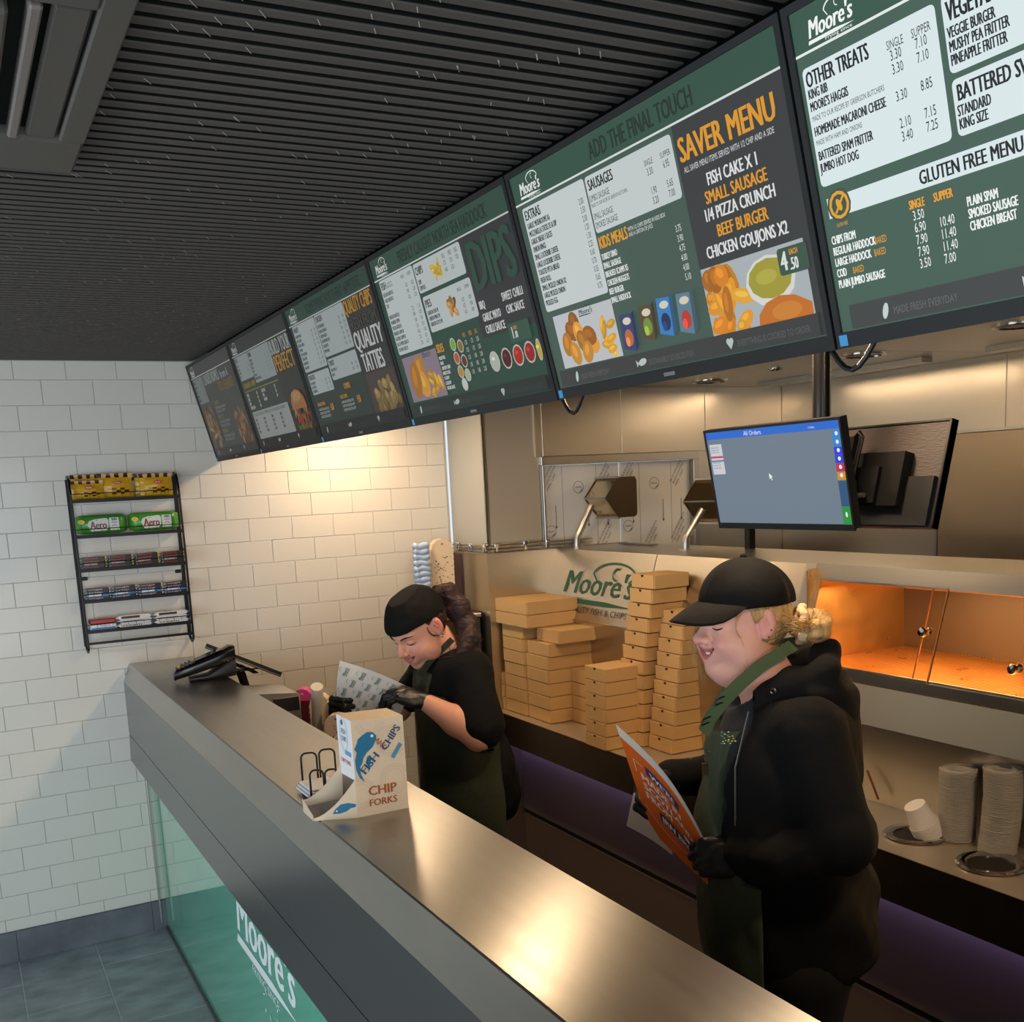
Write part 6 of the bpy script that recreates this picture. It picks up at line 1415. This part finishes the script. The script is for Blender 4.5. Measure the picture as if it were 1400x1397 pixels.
# the printed sheet, held between both gloves (top-level)
Mp = Matrix.Translation((1.17, -1.32, .002)) @ Matrix.Rotation(math.radians(171.8), 4, 'Z')
def warp_fn(corners, bend, M):
    A, B, C_, D = [np.array(p, float) for p in corners]; nrm = np.cross(B - A, D - A); nrm /= np.linalg.norm(nrm); MM = np.array(M)
    def f(u, v, off):
        p = A * (1 - u) * (1 - v) + B * u * (1 - v) + C_ * u * v + D * (1 - u) * v + nrm * (bend(u, v) + off)
        return tuple(MM[:3, :3] @ p + MM[:3, 3])
    return f
def paper(name, lab, cat, f, W, H, col, back, draw=None, nu=16, nv=12, edge=None):
    c = f(.5, .5, 0); t = thing(name, c, lab, cat)
    G = [[f(i / nu, j / nv, 0) for i in range(nu + 1)] for j in range(nv + 1)]; b = MB(); b.smooth = True; b.grid(G, lin(col))
    if edge:
        for q in range(len(b.f)): b.c[q] = lin(edge(q // nu, q % nu))
    build('sheet_front', b, PAPERP, t)
    G = [[f(i / nu, j / nv, -.0008) for i in range(nu, -1, -1)] for j in range(nv + 1)]; b = MB(); b.smooth = True; b.grid(G, lin(back)); build('sheet_back', b, PAPERP, t)
    if draw:
        sh = Sheet((0, 0, 0), (1, 0, 0), (0, 1, 0), step=.00006, base=.0009); draw(sh)
        for k, mb in sh.mbs.items():
            mb.v = [f(p[0] / W, p[1] / H, p[2]) for p in mb.v]; build(k, mb, PAPERP, t)
    return t
def dr(sh):
    for j in range(6):
        for i in range(5):
            u, v = .012 + .050 * i + (.025 if j % 2 else 0), .010 + .036 * j
            if u < .20 and v < .19: sh.text("Moore's", u + .012, v, .010, (96, 118, 112), width=.030, font='b', part='print', rot=math.radians(78), shear=.15); sh.line([(u + .015, v + .001), (u + .021, v + .030)], .0018, (96, 118, 112)); sh.arc(u - .001, v + .022, .006, .007, 100, 260, .0012, (96, 118, 112), n=6)
f1 = warp_fn([(.362, -.115, 1.085), (.165, .045, 1.085), (.105, .055, 1.190), (.326, -.075, 1.300)], lambda u, v: -.020 * math.sin(PI * u) - .006 * math.sin(6 * v + 2 * u), Mp)
paper('wrapping_sheet', 'white greaseproof sheet with green print held up by the woman in the skull cap', 'paper sheet', f1, .24, .20, (212, 212, 208), (216, 216, 212), dr)
# ------------------------------------------------------------------ woman in the peaked cap, reading an orange sheet
YB_ = 147.2
PB = person('person', (1.30, -2.90, .002), YB_, 'laughing woman in a black peaked cap and hooded jacket holding an orange sheet')
HB = Head((.040, 0, 1.436), 4, 26, 1.03, w=1.04, chub=.008)
bodyB = SD().fn(HB.f, .001); bodyB.cap((.010, 0, 1.45), (-.03, 0, 1.36), .062, .075, .03).ell((-.05, 0, 1.28), (.10, .17, .10), .04)
skB = (222, 168, 152)
h1 = sculpt(None, bodyB, (-.18, -.17, 1.26), (.22, .17, 1.74), .0032, None, None, colfn=lambda v: head_colors(HB.inv(v), skB, (208, 120, 116), (186, 96, 98)))
torsoB = SD().ell((-.05, 0, 1.15), (.13, .17, .18), .05).ell((-.05, 0, .92), (.15, .18, .16), .05)
sculpt('body', torsoB, (-.26, -.26, .74), (.16, .26, 1.36), .014, SKIN, PB, colfn=lambda v: np.tile(np.array(lin(skB)), (len(v), 1)), join=[h1])
HB.features(PB, mat('brow_fair', (150, 112, 78), .7))
SHB = (-.075, .180, 1.325); ELB = (-.125, .270, 1.120); WRB = (.070, .160, 1.048)
SHC = (-.03, -.19, 1.32); ELC = (.06, -.275, 1.11); WRC = (.205, -.190, 1.130)
jk = SD().ell((-.045, 0, 1.215), (.170, .225, .180), .05).ell((-.03, 0, 1.06), (.185, .225, .17), .06).ell((-.055, 0, .90), (.200, .228, .16), .07).ell((-.065, 0, .80), (.195, .225, .13), .05)
jk.ell((-.065, .12, 1.325), (.09, .10, .075), .05).ell((-.04, -.13, 1.325), (.09, .10, .07), .05).ell((-.11, 0, 1.33), (.10, .16, .09), .05)
jk.cap(SHB, ELB, .078, .062, .03).cap(ELB, (-.02, .225, 1.068), .064, .058, .02).cap((-.02, .225, 1.068), WRB, .058, .041, .02)
jk.cap(SHC, ELC, .075, .062, .03).cap(ELC, WRC, .062, .040, .02)
jk.fn(lambda P: -(P[:, 2] - .70), .02, 'i')
jk.ell((.045, 0, 1.42), (.085, .068, .10), .012, 's', rot=rotm('y', 25))
def gB(P):
    d = jk(P) + wob(P, 26, .0035, 11) + wob(P, 70, .0010, 12)
    x, y, z = P[:, 0], P[:, 1], P[:, 2]
    el = np.sqrt((x + .10) ** 2 + (y - .27) ** 2 + (z - 1.07) ** 2); d = d + .004 * np.sin((z * 1.2 + x) * 120) * np.clip(1 - el / .14, 0, 1)
    return d
def openB(P):      # jacket: open at the front, hood and back kept
    x, y, z = P[:, 0], P[:, 1], P[:, 2]; d = gB(P)
    op = np.minimum(x - (.035 + .3 * np.clip(1.35 - z, 0, .25)) , .125 - np.abs(y - .0) )   # positive inside the opening
    arm = SDarm(P)
    return np.minimum(np.maximum(d, np.minimum(op, .5) * 1.0), arm)
SDarm = SD().cap(SHB, ELB, .078, .062, .03).cap(ELB, (-.02, .225, 1.068), .064, .058, .02).cap((-.02, .225, 1.068), WRB, .058, .041, .02).cap(SHC, ELC, .075, .062, .03).cap(ELC, WRC, .062, .040, .02)
sculpt('hooded_jacket', lambda P: np.maximum(np.minimum(openB(P), 9), -(jk(P) + .05)), (-.36, -.38, .68), (.28, .40, 1.50), .0080, BLACKC, PB)
# inner polo shirt
polo = SD().ell((-.045, 0, 1.215), (.162, .20, .175), .05).ell((-.03, 0, 1.06), (.176, .20, .17), .06).ell((-.055, 0, .90), (.190, .20, .16), .07).cap((-.02, 0, 1.33), (-.035, 0, 1.40), .10, .085, .04)
polo.ell((.045, 0, 1.43), (.080, .062, .085), .012, 's', rot=rotm('y', 25)); polo.fn(lambda P: P[:, 2] - 1.415, .006, 'i'); polo.fn(lambda P: -(P[:, 2] - .72), .01, 'i')
sculpt('polo_shirt', lambda P: polo(P) + wob(P, 30, .0016, 21), (-.27, -.26, .70), (.20, .26, 1.46), .0085, mat('charcoal_polo', (26, 28, 29), .85, sheen=.1), PB)
# hood lying on the back, and standing collar
hd = SD().ell((-.150, 0, 1.360), (.062, .135, .080), .04).ell((-.105, .10, 1.400), (.06, .045, .036), .03).ell((-.105, -.10, 1.400), (.06, .045, .036), .03).cap((.035, .092, 1.375), (-.06, .095, 1.425), .024, .030, .02).cap((-.06, .095, 1.425), (-.12, .095, 1.450), .030, .030, .02).cap((-.02, -.095, 1.395), (-.12, -.105, 1.440), .022, .030, .02).cap((-.12, .105, 1.44), (-.14, 0, 1.465), .03, .034, .02).cap((-.12, -.105, 1.44), (-.14, 0, 1.465), .03, .034, .02)
sculpt('hood', lambda P: hd(P) + wob(P, 45, .003, 31), (-.27, -.19, 1.25), (.03, .19, 1.53), .0065, BLACKC, PB)
build('drawstring', MB().tube([(.005, .105, 1.425), (-.01, .115, 1.40), (.01, .13, 1.36), (.02, .14, 1.31)], .003, 6), BLACKC, PB, local=True, smooth=True)
build('eyelet', MB().lathe([(.004, 0), (.007, .001), (.007, -.001), (.004, 0)], (0, 0, 0), 14).xf(Matrix.Translation((-.004, .128, 1.412)) @ Matrix.Rotation(math.radians(-75), 4, 'X')), CHROME, PB, local=True)
build('zip', MB().tube([(.050, .142, 1.37), (.082, .158, 1.25), (.085, .165, 1.12)], .0022, 5), mat('zip_metal', (110, 112, 112), .4, .8), PB, local=True)
# apron
aB = SD().ell((-.045, 0, 1.215), (.170, .205, .180), .05).ell((-.03, 0, 1.06), (.188, .215, .17), .06).ell((-.055, 0, .90), (.208, .232, .16), .07).ell((-.06, 0, .78), (.205, .235, .16), .06)
aB.cap((-.06, .09, .72), (-.05, .09, .42), .155, .13, .06).cap((-.06, -.09, .72), (-.05, -.09, .42), .155, .13, .06)
def apB(P):
    d = aB(P) + wob(P, 24, .0032, 41) * (1 + .0 * P[:, 0]) + wob(P, 60, .0008, 42); x, y, z = P[:, 0], P[:, 1], P[:, 2]
    d = d - .022 * np.clip((z - 1.20) / .12, 0, 1) * np.clip(1 - np.abs(y) / .13, 0, 1) * (x > 0)
    w_ = .098 + .55 * np.clip(1.14 - z, 0, .2) ** 1.0 * (z < 1.14)
    bib = np.maximum(np.abs(y) - w_, -(x - .02)); low = np.maximum(-(x + .20 - .05), -1.0 + 0 * x)
    lim = np.where(z > .99, bib, np.maximum(np.abs(y) - .30, -(x - .035)))
    sag = 1.318 - .018 * np.cos(np.clip(y / .1, -1, 1) * PI / 2)
    return np.maximum(np.maximum(d - .009, lim), np.maximum(z - sag, .42 - z))
sculpt('apron', apB, (-.20, -.26, .40), (.24, .26, 1.36), .0070, APRON, PB)
def strap(nm, pts, w_, m, perp, th=.003):
    b = MB(); P_ = [Vector(p) for p in pts]; pv = Vector(perp)
    for a, d in zip(P_[:-1], P_[1:]): slab(b, a - pv * w_ / 2, a + pv * w_ / 2, d + pv * w_ / 2, th)
    return fixn(build(nm, b, m, PB, local=True))
stp = [(.142, .080, 1.310), (.128, .088, 1.345), (.100, .098, 1.385), (.062, .104, 1.425), (.018, .102, 1.462), (-.030, .090, 1.490), (-.06, .06, 1.50)]
APG = mat('apron_strap', (76, 92, 60), .8, bump=(300, .2))
strap('neck_strap', stp, .032, APG, Vector((.70, .25, .66)).normalized())
strap('neck_strap', [(x - .035, -y, z - .01) for x, y, z in stp], .030, APG, Vector((.70, -.25, .66)).normalized())
for c in ((.104, .108, 1.392), (.133, .096, 1.345)): build('strap_buckle', MB().tube([Vector(c) + Vector(p) for p in ((-.011, -.012, .006), (.012, .010, .002), (.016, .006, -.012), (-.008, -.016, -.008), (-.011, -.012, .006))], .0018, 5), BLACK, PB, local=True)
# embroidered badge on the shirt and keys clipped to the bib
bd = MB()
for k in range(26):
    cc = [(220, 190, 70), (90, 170, 140), (230, 230, 220), (120, 180, 90)][k % 4]; bd.col = lin(cc); x, z = .094 + rng.uniform(-.016, .016), 1.312 + rng.uniform(-.014, .014); bd.lathe([(0, 0), (.0026, 0), (0, .002)], (x, .139 + (0.094 - x) * .4, z), 5)
build('embroidered_badge', bd, PRINT, PB, local=True)
b = MB().tube([(.150 + .010 * math.cos(a), .02 + .004 * math.sin(a), 1.245 + .014 * math.sin(a)) for a in [2 * PI * k / 14 for k in range(15)]], .0016, 5)
for k in range(5): b.box(.150 - .012 + .006 * k, .156 - .012 + .006 * k, .018, .022, 1.200 + .004 * (k % 2), 1.232, .001)
build('key_ring', b.xf(Matrix.Translation((-.022, .03, 0))), CHROME, PB, local=True)
# peaked cap
crB = SD().ell((-.018, 0, .150), (.108, .094, .100), .01)
def fcr(P):
    Q = HB.inv(P).astype(F32); d = crB(Q) * HB.sc; x, y, z = Q[:, 0], Q[:, 1], Q[:, 2]
    low = .150 - .14 * np.clip(-.0 - x, 0, .1) * .6 + .02 * np.clip((x - .04) / .06, 0, 1)
    d = d - .0012 * np.exp(-(np.sin(np.arctan2(y, x + .018) * 3) / .06) ** 2) + wob(P, 40, .0018, 51)
    d = np.maximum(d, (low - z) * HB.sc)
    return np.maximum(d, -(crB(Q) * HB.sc + .009))
sculpt('cap_crown', fcr, (-.16, -.17, 1.50), (.22, .17, 1.72), .0040, CAPC, PB)
b = MB(); b.smooth = True; b.lathe([(0, .008), (.006, .006), (.008, .0), (0, -.002)], (0, 0, 0), 12); b.v = [tuple(HB.M @ Vector((p[0] - .018, p[1], p[2] + .250))) for p in b.v]; build('cap_button', b, CAPC, PB, local=True)
G = []
for i in range(13):
    u = i / 12; row = []
    for j in range(17):
        tt_ = -1 + 2 * j / 16; a = math.radians(66 * tt_); x0, y0 = -.018 + .104 * math.cos(a), .091 * math.sin(a); ext = .084 * max(0, 1 - tt_ * tt_) ** .55 * u
        x = x0 + ext * (.35 + .65 * math.cos(a)); y = y0 + ext * .25 * math.sin(a); z = .167 - .012 * (1 - math.cos(a)) - (.030 * u * (.4 + .6 * u) + .020 * (abs(y) / .09) ** 2 * u) * max(0, 1 - tt_ ** 4)
        row.append(tuple(HB.M @ Vector((x, y, z))))
    G.append(row)
b = MB(); b.smooth = True; b.grid(G, thick=.0035); fixn(build('cap_peak', b, CAPC, PB, local=True))
# hair
hrB = SD().ell((-.026, 0, .122), (.092, .090, .085), .01)
def fhb(P):
    Q = HB.inv(P).astype(F32); d = hrB(Q) * HB.sc; x, y, z = Q[:, 0], Q[:, 1], Q[:, 2]
    face = x - (.034 - .45 * np.clip(.165 - z, 0, 1)); ear = .021 - np.sqrt((x + .008) ** 2 + (z - .103) ** 2 * .7)
    return np.maximum(np.maximum(np.maximum(d + .0012 * np.sin(z * 520 + x * 160), face * HB.sc), (.055 - z) * HB.sc), np.maximum(ear * HB.sc, (z - .19) * HB.sc))
sculpt('hair', fhb, (-.17, -.15, 1.42), (.16, .15, 1.66), .0036, HAIRB, PB)
bn = SD().ell((-.118, .010, 1.533), (.036, .046, .040), .01).cap((-.085, .0, 1.54), (-.105, .0, 1.535), .032, .030, .02)
sculpt('hair_bun', lambda P: bn(P) + .0022 * np.sin((P[:, 2] - 1.53) * 330 + np.arctan2(P[:, 1], P[:, 2] - 1.53) * 5), (-.18, -.07, 1.47), (-.02, .08, 1.60), .0036, HAIRB, PB)
scn = MB(); scn.smooth = True
for k in range(2): scn.tube([(-.088 + .004 * k + .003 * math.sin(7 * a), .006 + (.037 + .003 * math.sin(9 * a)) * math.cos(a), 1.538 + (.037 + .003 * math.cos(8 * a)) * math.sin(a)) for a in [2 * PI * q / 36 for q in range(37)]], .0085, 8)
build('scrunchie', scn, mat('cream_scrunchie', (214, 186, 146), .8, bump=(90, .6)), PB, local=True)
strands('hair_strands', PB, None, ((-.03, .08, 1.57), (-.05, .085, 1.54)), [(-.07, .07, 1.545), (-.10, .045, 1.54), (-.125, .02, 1.55)], 40, .0011, HAIRB, seed=3, jit=.008)
strands('face_strands', PB, HB.M, ((.045, .070, .150), (.040, .073, .140)), [(.058, .070, .110), (.040, .076, .070), (.046, .074, .030), (.040, .07, .0)], 5, .0006, HAIRB, seed=6, jit=.003)
strands('face_strands', PB, HB.M, ((.060, -.050, .140), (.055, -.06, .130)), [(.080, -.055, .100), (.092, -.05, .060), (.088, -.045, .020), (.078, -.045, -.015)], 14, .0007, HAIRB, seed=7, jit=.004)
for p in ((-.004, .097, .086), (-.012, .097, .100)): q = HB.M @ Vector(p); build('ear_stud', MB().lathe([(0, -.0024), (.0024, 0), (0, .0024)], tuple(q), 8), CHROME, PB, local=True)
trousers(PB, -.06, .80, .215, 0, rw=.11)
hand('glove', PB, WRB, (.090, -.030, -.012), (.18, .85, .50), -1, [(50, 52, 28), (56, 58, 30), (60, 60, 32), (64, 62, 34)], thumb=((.040, .034, -.010), (.068, .036, -.026), (.094, .030, -.034)), sc=1.10)
hand('glove', PB, (.205, -.190, 1.130), (.075, .040, -.020), (.1, -.7, .6), 1, [(50, 50, 28), (54, 52, 28), (58, 54, 30), (60, 58, 30)], thumb=((.036, .034, -.012), (.064, .038, -.026), (.088, .032, -.034)), sc=1.10)
Mb = Matrix.Translation((1.30, -2.90, .002)) @ Matrix.Rotation(math.radians(YB_), 4, 'Z')
OR = (226, 104, 26)
def do(sh):
    W, H = .20, .33
    [sh.rect(.045 + .008 * q, .232, .053 + .008 * q, .262, (40, 52, 120), 'print') for q in range(10)]; sh.base += .0006; sh.text("WE'RE", .055, .238, .017, (235, 235, 235), width=.060, font='b')
    for t_, v, wd in (('MADE IN', .200, .100), ('SCOTLAND', .168, .135), ('FROM', .138, .070)): sh.text(t_, .030, v, .0225, (240, 226, 214), width=wd, font='b')
    [sh.rect(.060 + .0105 * q, .088, .0705 + .0105 * q, .122, (44, 48, 104), 'print') for q in range(10)]; sh.text('IRN BRU', .066, .094, .022, (235, 235, 235), width=.092, font='b')
    sh.ell(.150, .138, .018, .009, (235, 235, 235)); sh.ell(.145, .138, .004, .004, (60, 50, 60)); sh.ell(.156, .138, .004, .004, (60, 50, 60))
    sh.line([(.022, .255), (.022, .215)], .0018, (240, 220, 200)); sh.line([(.022, .255), (.042, .255)], .0018, (240, 220, 200)); sh.arc(.10, .13, .085, .075, 200, 330, .0018, (240, 220, 200))
    for k in range(12): sh.text('FIZZ'[k % 4], .012 + .015 * k, .272 + .008 * (k % 2), .010, (200, 84, 20), xs=.6)
f2 = warp_fn([(.285, -.090, .995), (.155, .125, .965), (.150, .110, 1.075), (.336, -.055, 1.303)], lambda u, v: .012 * math.sin(PI * u) * v, Mb)
f2 = warp_fn([(.262, -.085, 1.030), (.142, .108, .962), (.152, .118, 1.080), (.338, -.055, 1.305)], lambda u, v: -.022 * math.sin(PI * u) * (v ** .7) + .0 * u, Mb)
paper('promotional_sheet', 'bright orange printed sheet held by the woman in the peaked cap', 'paper sheet', f2, .20, .33, (222, 214, 204), (214, 206, 198), do, nu=18, nv=18, edge=lambda j, i: OR if j < 16 else (222, 214, 204))
f3 = warp_fn([(.320, -.105, 1.035), (.215, -.015, .990), (.20, -.02, 1.10), (.300, -.105, 1.12)], lambda u, v: -.01 * math.sin(PI * u), Mb)
paper('paper_bag', 'crumpled white paper sticking out under the orange sheet', 'paper bag', f3, .12, .12, (196, 182, 168), (190, 176, 160))
